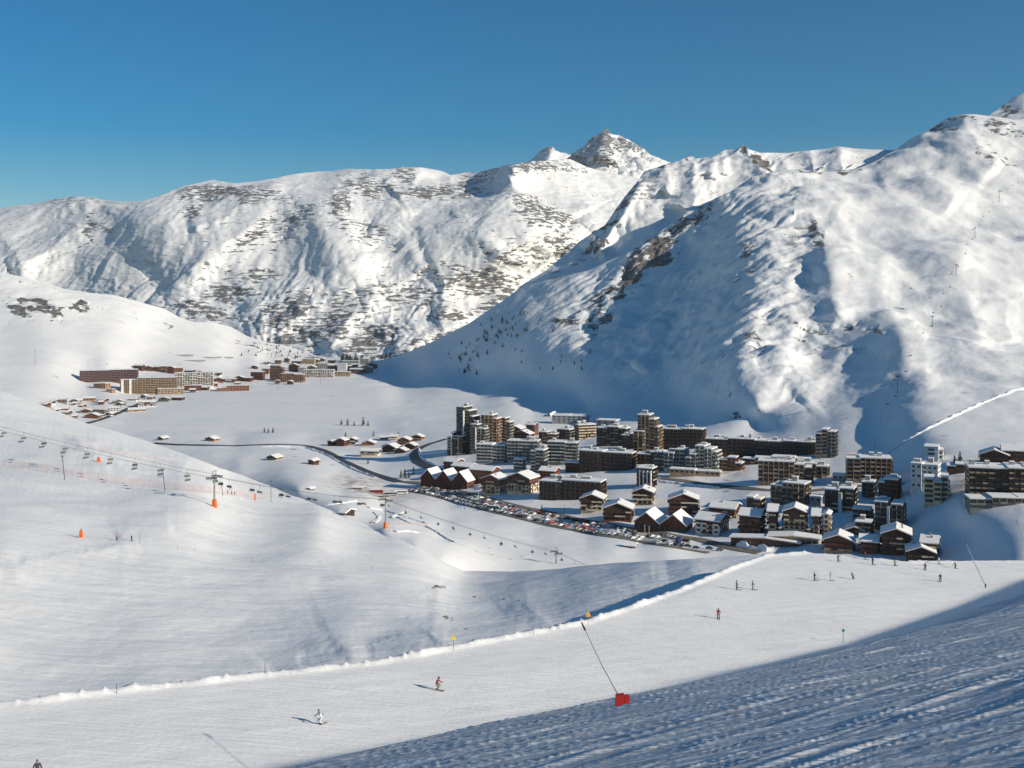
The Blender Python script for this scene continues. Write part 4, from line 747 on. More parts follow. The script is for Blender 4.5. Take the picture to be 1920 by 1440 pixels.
LAC = [('red brown house at the left of the middle lake village', 470, 497, 695, 713, 'choc', 'red'), ('dark brown house with a snowy ridge beside the domed hotel', 541, 562, 681, 697, 'choc', 'timber'), ('orange gabled house behind the red brown house', 491, 507, 689, 702, 'orange', 'rust'),
       ('small gabled house in front of the grey hall', 576, 594, 685, 695, 'tan', 'rust'), ('red gabled house left of the arched building', 614, 634, 683, 695, 'choc', 'red'), ('big pale block at the mountain foot, right end of the lake village', 672, 700, 684, 700, 'grey', 'tan'), ('long low house where the lake village meets the mountain foot', 655, 684, 690, 701, 'tan', 'choc'), ('dark house beside the shadow edge on the lake shore', 690, 708, 680, 692, 'choc', 'timber'), ('brown house right of the arched building', 649, 662, 684, 695, 'rust', 'choc'),
       ('dark house at the upper left of the forest', 584, 600, 672, 681, 'tan', 'timber'), ('low grey house at the foot of the hill behind the lake', 547, 566, 675, 684, 'grey', 'timber'), ('brown house by the road right of the long slab', 398, 420, 707, 718, 'rust', 'timber'),
       ('orange brown house below the dirt patch near the red brown house', 415, 445, 708, 718, 'orange', 'choc'), ('dark brown house between the slab and the red brown house', 440, 460, 704, 715, 'choc', 'timber'), ('small red house at the lake path', 458, 474, 706, 716, 'red', 'choc'),
       ('brown house left of the pavilion', 396, 410, 716, 725, 'tan', 'choc'), ('dark chalet at the left end of the row behind the slabs', 250, 272, 683, 695, 'choc', 'timber'), ('brown chalet second in the row behind the slabs', 268, 288, 685, 696, 'choc', 'choc'),
       ('brown chalet third in the row behind the slabs', 284, 304, 685, 697, 'rust', 'timber'), ('orange chalet fourth in the row behind the slabs', 300, 318, 684, 697, 'orange', 'choc'), ('red chalet fifth in the row behind the slabs', 314, 332, 686, 701, 'rust', 'red'),
       ('orange round fronted chalet near the right end of the row behind the slabs', 330, 344, 687, 698, 'orange', 'rust'), ('brown chalet at the right end of the row behind the slabs', 346, 366, 692, 703, 'choc', 'timber'), ('grey chalet behind the right end of the long slab', 364, 384, 694, 704, 'grey', 'timber'),
       ('dark hut at the far left tip of the lower hamlet', 72, 95, 754, 763, 'rust', 'choc'), ('red house with a dark left wing in the top row of the lower hamlet', 108, 126, 745, 757, 'green', 'rust'), ('olive house in the top row of the lower hamlet', 133, 152, 747, 757, 'tan', 'green'),
       ('orange house at the right of the top row of the lower hamlet', 155, 180, 743, 753, 'orange', 'rust'), ('grey house with dark windows right of the orange house', 182, 204, 746, 756, 'grey', 'choc'), ('dark green house with a broad front in the lower hamlet', 209, 238, 748, 760, 'grey', 'green'),
       ('pale house hidden between snow walls right of the broad front', 240, 260, 745, 753, 'white', 'tan'), ('long white and plum house above the shore road', 258, 294, 750, 764, 'white', 'plum'), ('dark house on the left edge of the lower hamlet', 92, 112, 764, 774, 'choc', 'timber'),
       ('red brown house in the second row of the lower hamlet', 110, 130, 762, 771, 'rust', 'red'), ('grey house in the lowest row of the lower hamlet', 110, 134, 769, 780, 'grey', 'choc'), ('dark row house in the middle of the lower hamlet', 148, 174, 765, 776, 'grey', 'timber'),
       ('grey row house with snow roof in the middle of the lower hamlet', 174, 206, 764, 776, 'tan', 'grey'), ('white house with two dark windows by the shore road', 206, 226, 761, 772, 'white', 'white'), ('rust red house at the bottom of the lower hamlet', 160, 190, 773, 785, 'rust', 'rust'),
       ('ochre low house between the shore road and the lake', 240, 274, 764, 773, 'cream', 'orange'), ('small tan house behind the row of the lower hamlet', 146, 162, 757, 764, 'tan', 'choc'), ('green grey house at the right of the shore road', 296, 318, 743, 754, 'green', 'timber'), ('brown hut at the right of the green grey house', 322, 346, 742, 751, 'choc', 'timber')]
for i, (lb, u0, u1, vt, vb, wa, up) in enumerate(LAC):
    gl(lb, u0, u1, vt, vb, [-18, 12, -8, 16][i % 4] if u0 < 400 else -12, wa, up, 'xy'[i % 2] if u0 > 400 else 'xxy'[i % 3], 11)

rl = random.Random(9)
for i, (u, v) in enumerate([(478,690),(500,683),(520,681),(538,678),(552,690),(604,676),(622,679),(640,690),(664,688),(670,695),(655,690),(430,716),(446,722),(385,712),(410,704),(520,719),(545,719),(362,735),(386,730),(270,745),(284,747),(128,776),(142,760),(190,757),(226,760),(96,758),(140,783),(205,779)]):
    wa = rl.choice(('choc', 'tan', 'grey', 'rust', 'white')); cn = {'choc': 'dark brown', 'tan': 'tan', 'grey': 'grey', 'rust': 'rust coloured', 'white': 'white'}[wa]
    area = 'in the lower hamlet at the far left' if u < 230 else 'below the long slabs' if u < 395 else 'at the left of the middle lake village' if u < 515 else 'beside the rust orange hotel' if u < 560 else 'behind the ribbed block' if u < 630 else 'at the right end of the lake village'
    gl(f"tiny {cn} filler house {area}, {'front' if v > 715 else 'middle' if v > 685 else 'back'} row", u - rl.uniform(5, 8), u + rl.uniform(5, 8), v - rl.uniform(5, 8), v + 2, rl.choice((-16, 10, -8)), wa, rl.choice(('timber', 'choc', 'timber')), rl.choice('xy'), 9)
# ------------------------------------------------------------------ roads, car park and snow banks
M_asph = mat('wet_asphalt', (.055, .055, .058), .6, .25, .15); M_mud = mat('muddy_road', (.20, .165, .13), .85, .3, .12); M_lot = mat('trampled_snow', (.50, .47, .43), .9, .25, .1)
M_bank = mat('ploughed_snow', (.84, .84, .83), .85, .05, .5)
def densify(uv, step=7):
    a = np.array(uv, float); d = np.r_[0, np.cumsum(np.hypot(*(a[1:] - a[:-1]).T))]; n = max(2, int(d[-1] / step)); t = np.linspace(0, d[-1], n)
    # smooth corner rounding
    x, y = np.interp(t, d, a[:, 0]), np.interp(t, d, a[:, 1])
    for _ in range(3):
        x[1:-1] = .25 * x[:-2] + .5 * x[1:-1] + .25 * x[2:]; y[1:-1] = .25 * y[:-2] + .5 * y[1:-1] + .25 * y[2:]
    return list(zip(x, y))
def path3(uv, step=7, objs=None):
    P = [sight(u, v, objs) for u, v in densify(uv, step)]
    for _ in range(2):
        P = [P[0]] + [(P[i-1] + P[i] * 2 + P[i+1]) / 4 for i in range(1, len(P) - 1)] + [P[-1]]
    return P
def ribbon(name, P, width, m, lift=.25, cross=((-.5, 0), (.5, 0)), objs=None, jig=0.0, seed=1):
    rnd = random.Random(seed); mb = MB(); k = len(cross)
    for i, p in enumerate(P):
        t = P[min(i+1, len(P)-1)] - P[max(i-1, 0)]; t.z = 0; t.normalize(); n = Vector((t.y, -t.x, 0))
        for (a, h) in cross:
            q = p + n * (a * width * (1 + rnd.uniform(-jig, jig))); z = max(height(q.x, q.y, objs), p.z - 2 if lift < .5 else -1e9)
            mb.v.append((q.x, q.y, z + lift + h * (1 + rnd.uniform(-jig, jig) * 1.5)))
    for i in range(len(P) - 1):
        for j in range(k - 1): mb.f.append((i*k + j, i*k + j + 1, (i+1)*k + j + 1, (i+1)*k + j))
    o = mb.build(name, m); o['kind'] = 'structure'; return o
UP = [(745,903),(790,906),(820,913),(890,930),(973,951),(1030,962),(1091,977),(1160,988),(1240,1001),(1313,1012),(1379,1030),(1425,1037)]
LO = [(770,921),(820,932),(929,961),(1017,983),(1104,1000),(1192,1014),(1260,1026),(1330,1037)]
LAKE = [(286,831),(330,834),(440,836),(520,833),(575,835),(610,845),(650,868),(690,885),(725,897),(750,904)]
ONV = (valley,)
ribbon('road', path3(LAKE, 6, ONV), 9.0, M_asph, .35, ((-.5, 0), (-.17, 0), (.17, 0), (.5, 0)), ONV)
ribbon('road', path3(UP, 7, ONV), 8.0, M_mud, .30, ((-.5, 0), (-.17, 0), (.17, 0), (.5, 0)), ONV)
ribbon('road', path3(LO, 7, ONV), 5.0, M_mud, .30, ((-.5, 0), (0, 0), (.5, 0)), ONV)
ribbon('road', path3([(838,823),(801,834),(778,846),(773,856),(785,868),(804,876),(826,884)], 4, ONV), 9.5, M_asph, .35, ((-.5, 0), (-.17, 0), (.17, 0), (.5, 0)), ONV)
ribbon('road', path3([(1238,897),(1262,899),(1296,904),(1357,912),(1444,920),(1519,921),(1600,912),(1690,910)], 7, ONV), 6.5, M_mud, .35, ((-.5, 0), (0, 0), (.5, 0)), ONV)
ribbon('road', path3([(163,794),(190,787),(220,776),(245,764),(262,757)], 5, ONV), 8, M_asph, .4, ((-.5, 0), (.5, 0)), ONV)
MIDL = [((a[0] + b_[0]) / 2, (a[1] + b_[1]) / 2) for a, b_ in zip(densify([(785,909),(1330,1018)], 30), densify([(775,922),(1310,1036)], 30))]
ribbon('car_park', path3([(775,916),(822,924),(910,946),(1000,968),(1100,990),(1180,1003),(1290,1022)], 8, ONV), 24, M_lot, .22, ((-.5, 0), (-.25, 0), (0, 0), (.25, 0), (.5, 0)), ONV)
ribbon('car_park', path3([(692,926),(730,923),(775,925)], 8, ONV), 24, M_lot, .22, ((-.5, 0), (-.25, 0), (0, 0), (.25, 0), (.5, 0)), ONV)
BANK = ((-.5, -.4), (-.28, .55), (0, 1.0), (.25, .6), (.5, -.4))
def bank(uv, w, h, step=5, objs=None, seed=1): return ribbon('snow_bank', path3(uv, step, objs), w, M_bank, .05, [(a, b_ * h) for a, b_ in BANK], objs, .35, seed)
for k, (uv, w, h, ob) in enumerate([
    ([(1918,728),(1860,748),(1800,775),(1740,804),(1700,826),(1668,850)], 4, 1.1, ONV), ([(575,840),(610,851),(650,874),(700,895)], 5, 1.3, ONV), ([(786,842),(783,852),(795,863),(820,874)], 4, 1.4, ONV),
    ([(701,961),(714,966),(716,972),(706,978),(699,981)], 3.2, .6, None), ([(732,971),(742,964),(756,960)], 3.2, .6, None), ([(745,971),(756,975),(768,981)], 3.2, .6, None), ([(760,970),(778,975),(795,981)], 3.2, .6, None),
    ([(800,988),(815,995),(832,1006),(848,1016)], 4, .9, None), ([(690,952),(715,956),(750,966)], 4, .7, None), ([(820,890),(870,905),(905,917)], 4, 1.4, ONV), ([(1060,985),(1120,994),(1180,1001)], 4, 1.0, ONV),
    ([(1235,903),(1290,909),(1350,916)], 4, 1.2, ONV), ([(1385,1024),(1400,1028),(1412,1029)], 6, 2.6, ONV), ([(1420,1030),(1440,1033),(1452,1032)], 6, 2.8, ONV), ([(740,997),(765,996),(785,999)], 3.2, .6, None),
    ([(490,838),(540,838),(570,841)], 4, 1.0, ONV), ([(1030,781),(1043,776),(1051,769)], 7, 3.0, ONV), ([(930,955),(1010,975)], 4, .9, ONV), ([(610,948),(640,944),(668,940)], 4, .7, None)]):
    bank(uv, w, h, 5, ob, k)

# ------------------------------------------------------------------ parked cars
PAINT = {'white': (.75, .75, .74), 'silver': (.42, .43, .44), 'grey': (.16, .165, .17), 'black': (.02, .02, .022), 'blue': (.03, .06, .16), 'red': (.33, .03, .025), 'green': (.03, .09, .06), 'beige': (.42, .36, .27)}
def car_proto(kind):
    if kind == 'car': prof = [(-2.1, .35), (-2.1, .85), (-1.75, .95), (-1.2, 1.42), (.55, 1.45), (1.2, .95), (2.05, .82), (2.15, .5), (2.15, .35)]; W = .86
    else: prof = [(-2.4, .35), (-2.4, 1.0), (-2.3, 1.95), (1.2, 1.98), (1.75, 1.15), (2.4, .95), (2.45, .35)]; W = .95
    def ring(y, ins, z_in): return [(x, y * (1 - ins * max(0, z - .95)), z) for x, z in prof]
    body = MB().hull(ring(-W, .22, 0), ring(W, .22, 0)); gl = MB(); wh = MB()
    if kind == 'car':
        for s in (-1, 1): gl.hull([(-1.35, s * W * .945, 1.0), (.75, s * W * .945, 1.0), (.35, s * W * .86, 1.36), (-1.1, s * W * .86, 1.36)], [(-1.35, s * W * .96, 1.0), (.75, s * W * .96, 1.0), (.35, s * W * .90, 1.36), (-1.1, s * W * .90, 1.36)])
        gl.hull([(.68, -.66, 1.36), (.68, .66, 1.36), (1.17, .74, 1.0), (1.17, -.74, 1.0)], [(.72, -.66, 1.39), (.72, .66, 1.39), (1.21, .74, 1.03), (1.21, -.74, 1.03)])
        gl.hull([(-1.27, -.66, 1.36), (-1.27, .66, 1.36), (-1.72, .74, 1.0), (-1.72, -.74, 1.0)], [(-1.31, -.66, 1.38), (-1.31, .66, 1.38), (-1.76, .74, 1.02), (-1.76, -.74, 1.02)])
    else:
        for s in (-1, 1): gl.hull([(-2.0, s * W * .97, 1.15), (1.3, s * W * .97, 1.15), (1.1, s * W * .82, 1.75), (-2.0, s * W * .82, 1.75)], [(-2.0, s * W * .985, 1.15), (1.3, s * W * .985, 1.15), (1.1, s * W * .86, 1.75), (-2.0, s * W * .86, 1.75)])
        gl.hull([(1.24, -.7, 1.9), (1.24, .7, 1.9), (1.7, .8, 1.22), (1.7, -.8, 1.22)], [(1.3, -.7, 1.92), (1.3, .7, 1.92), (1.76, .8, 1.24), (1.76, -.8, 1.24)])
    for x in (-1.3, 1.3):
        for y in (-W, W): wh.tube([(x, y - .1, .34), (x, y + .1, .34)], .34, 8)
    return body, gl, wh
CARS = {}
for kd in ('car', 'van'):
    b_, g_, w_ = car_proto(kd); gm = g_.mesh(kd + '_window', M_win); wm = w_.mesh(kd + '_wheel', M_dark)
    for cn, cc in PAINT.items():
        bm_ = b_.mesh(kd + '_body_' + cn, mat('paint_' + cn, cc, .35, spec=.5)); CARS[kd, cn] = (bm_, gm, wm)
def put_car(kd, cn, x, y, rz, label, group):
    z = height(x, y, ONV) + .22
    o = bpy.data.objects.new('parked_' + kd, CARS[kd, cn][0]); COL.objects.link(o); o.location = (x, y, z); o.rotation_euler = (0, 0, rz); tag(o, label, kd, group)
    for nm, me in (('window', CARS[kd, cn][1]), ('wheel', CARS[kd, cn][2])):
        c = bpy.data.objects.new(nm, me); COL.objects.link(c); c.parent = o; c['kind'] = 'stuff'
rc = random.Random(21); ncar = 0
CP = path3([(785,917),(822,925),(910,947),(1000,968),(1100,990),(1180,1003),(1290,1022)], 8, ONV)
seg = [0.0]
for a, b_ in zip(CP[:-1], CP[1:]): seg.append(seg[-1] + (b_ - a).length)
def along(s):
    i = min(len(CP) - 2, max(0, int(np.searchsorted(seg, s)) - 1)); t = (s - seg[i]) / max(1e-6, seg[i+1] - seg[i]); d = (CP[i+1] - CP[i]); d.z = 0; d.normalize()
    return CP[i].lerp(CP[i+1], t), d
colw = ['white'] * 6 + ['silver'] * 5 + ['grey'] * 4 + ['black'] * 4 + ['blue'] * 3 + ['red'] * 2 + ['green', 'beige']
for row, off in enumerate((-9.3, -3.2, 2.9, 9.0)):
    s = 2.0
    while s < seg[-1] - 2:
        p, d = along(s); n = Vector((d.y, -d.x, 0)); u = U0 + F * p.x / p.y
        fill = .86 if u < 1000 else (.62 if row in (0, 3) and not 1035 < u < 1085 else .25)
        if u < 1000 and row == 0 and 880 < u: fill = .5
        if rc.random() < fill:
            q = p + n * off + d * rc.uniform(-.3, .3); kd = 'van' if rc.random() < .14 else 'car'; cn = rc.choice(colw)
            rown = ('in the row nearest the snow', 'in the second row from the snow', 'in the third row from the snow', 'in the row nearest the chalets')[3 - row if n.y > 0 else row]
            where = rown + (', left end of the car park' if u < 860 else ', left middle of the car park' if u < 930 else ', middle of the car park' if u < 1000 else ', right middle of the car park' if u < 1130 else ', right end of the car park')
            put_car(kd, cn, q.x, q.y, math.atan2(n.y, n.x) + rc.uniform(-.08, .08) + (math.pi if rc.random() < .5 else 0), f'{cn} {kd} {where}', 'vehicles in the long car park'); ncar += 1
        s += 2.75
for (u, v, kd, cn, rz) in [(1098,990,'car','red',.2),(1110,997,'car','red',.1),(1395,1026,'car','white',-.4),(1330,1030,'car','black',-.5),(1350,1033,'car','grey',-.5),(1290,1026,'car','black',-.5),(1305,1029,'car','blue',-.5)]:
    g = sight(u, v, ONV); put_car(kd, cn, g.x, g.y, rz, {'red': 'red car standing apart on the open snow side of the car park', 'white': 'white car parked beside the snow heaps near the shop arcade'}.get(cn, f'{cn} car in the short row at the right end of the car park'), 'vehicles in the long car park')
for i, (u, v, rz, cn, lb) in enumerate([(705,926,.15,'red','red and white lorry parked on the lower car park'), (733,930,.12,'silver','silver coach, rear one of two on the lower car park'), (752,927,.1,'white','white coach, front one of two on the lower car park'), (925,957,-.5,'green','teal bus standing at the lower edge of the car park')]):
    g = sight(u, v, ONV); r = thing('coach', lb, 'bus', (g.x, g.y, g.z + .3), rz)
    cm = mat('paint_teal', (.05, .25, .28), .4) if cn == 'green' else mat('paint_' + cn, PAINT[cn], .35)
    L = 5.5; MB().hull([(-L, -1.25, .4), (L, -1.25, .4), (L + .1, -1.25, 1.4), (L - .3, -1.2, 3.1), (-L, -1.2, 3.1)], [(-L, 1.25, .4), (L, 1.25, .4), (L + .1, 1.25, 1.4), (L - .3, 1.2, 3.1), (-L, 1.2, 3.1)]).build('body', cm, r)
    wn_ = MB(); wn_.box(-L + .3, L - .6, -1.28, -1.235, 1.5, 2.6); wn_.box(-L + .3, L - .6, 1.235, 1.28, 1.5, 2.6); wn_.build('window', M_win, r, 'stuff')
    for x in (-3.4, 3.4):
        for y in (-1.2, 1.2): MB().tube([(x, y - .12, .5), (x, y + .12, .5)], .5, 10).build('wheel', M_dark, r)
    MB().box(-L + .1, L - .5, -1.1, 1.1, 3.1, 3.3).build('roof_snow', M_snow, r)

# ------------------------------------------------------------------ conifers
M_need = mat('spruce_needles', (.028, .045, .030), .9, .4, 1.2); M_need2 = mat('snowy_needles', (.075, .085, .05), .9, .5, 1.5); M_bark = mat('bark', (.07, .05, .035), .9)
def spruce_mesh(seed, m, tiers=9, seg=9):
    r = random.Random(seed); mb = MB()
    for t in range(tiers):
        f = t / tiers; z0 = .10 + .84 * f; rad = .27 * (1 - f) ** .8 + .02; a0 = r.uniform(0, 6.28); cx, cy = r.uniform(-.02, .02), r.uniform(-.02, .02)
        for k in range(seg):
            if r.random() < .12: continue
            a = a0 + 2 * math.pi * k / seg + r.uniform(-.2, .2); rr = rad * r.uniform(.55, 1.15); w = .75 * 2 * math.pi / seg; n = len(mb.v)
            top = z0 + .13 * (1 - f * .4) + r.uniform(-.02, .02)
            mb.v += [(cx, cy, top), (cx + rr * math.cos(a - w / 2) * .7, cy + rr * math.sin(a - w / 2) * .7, z0 + .03 + r.uniform(-.02, .02)), (cx + rr * math.cos(a), cy + rr * math.sin(a), z0 - .035 + r.uniform(-.03, .02)), (cx + rr * math.cos(a + w / 2) * .7, cy + rr * math.sin(a + w / 2) * .7, z0 + .03 + r.uniform(-.02, .02))]
            mb.f += [(n, n + 1, n + 2), (n, n + 2, n + 3)]
    return mb.mesh('spruce_crown', m)
CROWNS = [spruce_mesh(i, M_need) for i in range(4)]; CROWNS2 = [spruce_mesh(20 + i, M_need2, 7, 8) for i in range(3)]
TRUNK = MB().tube([(0, 0, -.15), (0, 0, .3), (0, 0, .97)], .03, 5, .004).mesh('spruce_trunk', M_bark)
rt = random.Random(5)
def tree(u, v, h, label, group, snowy=False, objs=ONV, wide=1.0, name='spruce_tree'):
    g = sight(u, v, objs); r = thing(name, label, 'tree', (g.x, g.y, g.z - .1), rt.uniform(0, 6.28), group); r.scale = (h * wide, h * wide, h)
    for nm, me in (('trunk', TRUNK), ('crown', rt.choice(CROWNS2 if snowy else CROWNS))):
        c = bpy.data.objects.new(nm, me); COL.objects.link(c); c.parent = r
for i in range(75):
    t = rt.random() ** .8; u = 852 + (985 - 852) * t + rt.gauss(0, 20); v = 690 - 95 * t + rt.gauss(0, 11)
    if v < interp(main_top, u) + 8 or v > 716: continue
    tree(u, v, (rt.uniform(10, 13), rt.uniform(7.5, 9), rt.uniform(5, 6.5))[i % 3], ('tall', 'middling', 'small')[i % 3] + ' dark spruce ' + ('low on the shaded flank by the lake shadow' if t < .25 else 'on the lower middle of the shaded flank' if t < .5 else 'on the upper middle of the shaded flank' if t < .75 else 'highest on the shaded flank near the skyline'), 'spruces on the shaded flank')
for i in range(22):
    tree(1000 + rt.uniform(-40, 130), 640 + rt.uniform(-40, 60), rt.uniform(5, 9), 'lone dark spruce high on the shaded mountain face', 'lone spruces on the mountain face')
for i in range(60):
    t = rt.random(); u = 470 + 125 * t + rt.gauss(0, 12); v = 642 + 24 * t + rt.uniform(0, 26) * (1 - t * .6)
    if v < interp(main_top, u) + 3: continue
    tree(u, v, rt.uniform(6.5, 9) if i % 2 else rt.uniform(3.5, 5.5), ('larger' if i % 2 else 'smaller') + ' dark bushy tree ' + ('at the upper left of the bushy hill' if t < .25 else 'left of the middle of the bushy hill' if t < .5 else 'right of the middle of the bushy hill' if t < .75 else 'at the right foot of the bushy hill'), 'bushes on the hill behind the lake village', wide=1.4)
for i in range(26):
    tree(638 + 40 * rt.random() + (16 if i > 19 else 0), 676 + rt.uniform(0, 5), rt.uniform(15, 21), 'tall dark spruce in the dense grove at the end of the lake village', 'grove at the end of the lake village', wide=1.1)
for (u, v, h, lb) in [(640,797,9,'snow laden pine, leftmost of the snowy pines on the flat'), (652,798,11,'snow laden pine, second from the left of the snowy pines on the flat'), (664,799,8,'low snowy pine in the middle of the snowy pines on the flat'), (681,798,13,'tallest snowy pine at the right of the snowy pines on the flat'), (690,799,9,'rightmost snowy pine on the flat'),
                      (648,824,10,'snowy pine rising behind the dark red hamlet house'), (700,819,8,'snowy pine behind the orange fronted house'), (747,818,7,'dark little tree beside the cream cube house'),
                      (752,896,8,'small dark spruce, leftmost of three on the road island'), (759,897,10,'small dark spruce, middle of three on the road island'), (767,897,7,'small dark spruce, rightmost of three on the road island'),
                      (496,812,8,'dark spruce, left of a small row on the lake shore'), (503,812,7,'dark spruce, middle of a small row on the lake shore'), (512,812,8,'dark spruce, right of a small row on the lake shore'),
                      (1016,965,8,'young tree at the road edge below the long dark flat block'), (690,870,6,'small bush beside the lake road bend'), (775,891,9,'spruce beside the car park entrance'), (1790,880,10,'dark spruce, left one behind the cream block'), (1800,878,12,'dark spruce, right one behind the cream block')]:
    tree(u, v, h, lb, None, snowy='snow' in lb, wide=1.25 if 'snow' in lb else 1.0)

# ------------------------------------------------------------------ chairlift on the left slope
M_orange = mat('orange_padding', (.75, .16, .04), .6, .08, 2); M_redpad = mat('red_padding', (.45, .025, .02), .6, .08, 2); M_chair = mat('chair_frame', (.10, .105, .11), .5)
def pylon(label, base, H, rz, pad=True, sc=1.0, m=None, group='chairlift pylons'):
    r = thing('lift_pylon', label, 'lift pylon', tuple(base), rz, group); m = m or M_steel
    MB().tube([(0, 0, -1.5), (0, 0, H)], .42 * sc, 10, .28 * sc).build('mast', m, r)
    arm = MB().box(-2.7 * sc, 2.7 * sc, -.22 * sc, .22 * sc, H - .5 * sc, H); arm.build('crossarm', m, r)
    fr = MB()
    for x in (-1.3, 1.3): fr.box(x * sc - .08, x * sc + .08, -.1, .1, H, H + 1.9 * sc)
    fr.box(-2.0 * sc, 2.0 * sc, -.12, .12, H + 1.9 * sc, H + 2.1 * sc); fr.build('lifting_frame', m, r)
    for x in (-2.6, 2.6):
        s_ = MB().box((x - .12) * sc, (x + .12) * sc, -2.2 * sc, 2.2 * sc, H - .55 * sc, H - .3 * sc)
        for k in range(6): s_.tube([((x - .1) * sc, (-1.9 + .76 * k) * sc, H - .15 * sc), ((x + .1) * sc, (-1.9 + .76 * k) * sc, H - .15 * sc)], .26 * sc, 8)
        s_.build('sheave_train', M_dark, r)
        MB().box((x - .5) * sc, (x - .15) * sc if x < 0 else (x + .5) * sc, -2.3 * sc, 2.3 * sc, H - .95 * sc, H - .88 * sc).build('walkway', m, r)
    if pad: MB().hull([(-.85, -.85, -.6), (.85, -.85, -.6), (.85, .85, -.6), (-.85, .85, -.6)], [(-.62, -.62, 3.0), (.62, -.62, 3.0), (.62, .62, 3.0), (-.62, .62, 3.0)]).build('foot_padding', M_orange, r)
    return r
def world_pt(u, v, D): return Vector(((u - U0) / F * D, D, CZ - (v - V0) / F * D))
p1 = sight(402, 951); p2 = sight(723, 991)
p3 = world_pt(1043, 1035, p2.y + 36); p3.z = height(p3.x, p3.y)
h1 = 58 * p1.y / F; h2 = 55 * p2.y / F; h3 = max(6, CZ - (1035 - V0) / F * p3.y - p3.z)
p0 = world_pt(-110, 772, p1.y + 130); p4 = world_pt(1190, 1092, p3.y + 14)
TOPS = [p0, p1 + Vector((0, 0, h1)), p2 + Vector((0, 0, h2)), p3 + Vector((0, 0, h3)), p4]
def dirz(a, b_): d = b_ - a; return math.atan2(d.y, d.x) - math.pi / 2
pylon('grey lift pylon with orange foot padding on the left slope', p1, h1, dirz(TOPS[0], TOPS[2]))
pylon('grey lift pylon with orange foot padding near the ice track', p2, h2, dirz(TOPS[1], TOPS[3]))
pylon('dark lift pylon whose foot hides behind the snow ridge', p3, h3, dirz(TOPS[2], TOPS[4]), pad=False)
def chair_mesh():
    h = MB().tube([(0, 0, 0), (0, .18, -.7), (0, .18, -1.9)], .05, 6); fr = MB()
    fr.tube([(-1.25, .18, -1.9), (1.25, .18, -1.9)], .045, 6)
    for x in (-1.25, 1.25): fr.tube([(x, .18, -1.9), (x, .30, -2.7), (x, -.25, -2.85)], .04, 6)
    fr.tube([(-1.2, -.35, -2.45), (1.2, -.35, -2.45)], .03, 6); fr.tube([(-1.2, -.55, -3.2), (1.2, -.55, -3.2)], .03, 6); fr.tube([(0, -.35, -2.45), (0, -.55, -3.2)], .03, 6)
    se = MB().box(-1.2, 1.2, -.28, .24, -2.88, -2.76); ba = MB().hull([(-1.2, .22, -2.76), (1.2, .22, -2.76), (1.2, .28, -2.76), (-1.2, .28, -2.76)], [(-1.2, .34, -2.15), (1.2, .34, -2.15), (1.2, .40, -2.15), (-1.2, .40, -2.15)])
    gr = MB().box(-.09, .09, -.25, .25, -.06, .12)
    return [('hanger', h, M_steel), ('frame', fr, M_steel), ('seat', se, M_chair), ('backrest', ba, M_chair), ('grip', gr, M_dark)]
CH = [(nm, mb.mesh('chair_' + nm, m)) for nm, mb, m in chair_mesh()]
def chair(p, rz, label, group, s=1.0):
    r = thing('lift_chair', label, 'lift chair', tuple(p), rz, group); r.scale = (s, s, s)
    for nm, me in CH:
        c = bpy.data.objects.new(nm, me); COL.objects.link(c); c.parent = r
    return r
chairs = []
for side in (-1, 1):
    line = []
    for i in range(len(TOPS) - 1):
        a, b_ = TOPS[i], TOPS[i+1]; d = (b_ - a); d.z = 0; d.normalize(); n = Vector((d.y, -d.x, 0)) * 2.6 * side
        for k in range(13):
            t = k / 12; q = a.lerp(b_, t) + n; q.z -= 1.6 * 4 * t * (1 - t) * min(1, (b_ - a).length / 90); line.append(q)
    o = MB().tube(line, .055, 5).build('lift_cable', M_dark); tag(o, ('nearer' if side > 0 else 'farther') + ' hauling cable of the chairlift on the left slope', 'cable')
    acc = 4.0 + (7 if side > 0 else 0); tot = 0
    for a, b_ in zip(line[:-1], line[1:]):
        L = (b_ - a).length
        while L > 0 and acc < tot + L:
            q = a.lerp(b_, (acc - tot) / L); rz = dirz(a, b_) + (math.pi if side < 0 else 0); u_ = U0 + F * q.x / q.y
            c = chair(q - Vector((0, 0, .12)), rz, ('chair on the nearer cable of the left chairlift' if side > 0 else 'chair on the farther cable of the left chairlift') + (' above the lower snowfield' if u_ > 723 else ' between the two padded pylons' if u_ > 402 else ' left of the first pylon'), 'chairs of the left chairlift'); chairs.append((u_, side, c)); acc += 17.5
        tot += L

# ------------------------------------------------------------------ lifts on the right-hand mountain and other masts
RL = [(1874,378,'topmost'), (1828,447,'second from the top'), (1793,516,'third from the top'), (1748,613,'fourth from the top'), (1683,738,'lowest')]
rp = []
for (u, v, w) in RL:
    g = sight(u, v, ONV); H = {1683: 33}.get(u, 20) * g.y / F; rp.append(g + Vector((0, 0, H)))
    pylon(f'thin lift mast on the sunlit right mountain, {w} of five', g, H, 1.1, False, 1.0, M_dark, 'masts of the right mountain lift')
rp = [world_pt(1925, 325, rp[0].y + 130)] + rp + [world_pt(1645, 815, rp[-1].y - 120)]
for side in (-1, 1):
    line = []
    for a, b_ in zip(rp[:-1], rp[1:]):
        n = Vector((b_.y - a.y, a.x - b_.x, 0)).normalized() * 2.6 * side
        for k in range(8): t = k / 8; q = a.lerp(b_, t) + n; q.z -= 4 * t * (1 - t) * 4; line.append(q)
    o = MB().tube(line, .05, 4).build('lift_cable', M_dark); tag(o, ('right' if side > 0 else 'left') + ' hauling cable of the lift on the right mountain', 'cable')
    for k in range(3 + (side > 0), len(line) - 2, 3):
        chair(line[k], 2.2, f"tiny chair on the {'right' if side > 0 else 'left'} cable of the right mountain lift", 'chairs of the right mountain lift', 1.3)
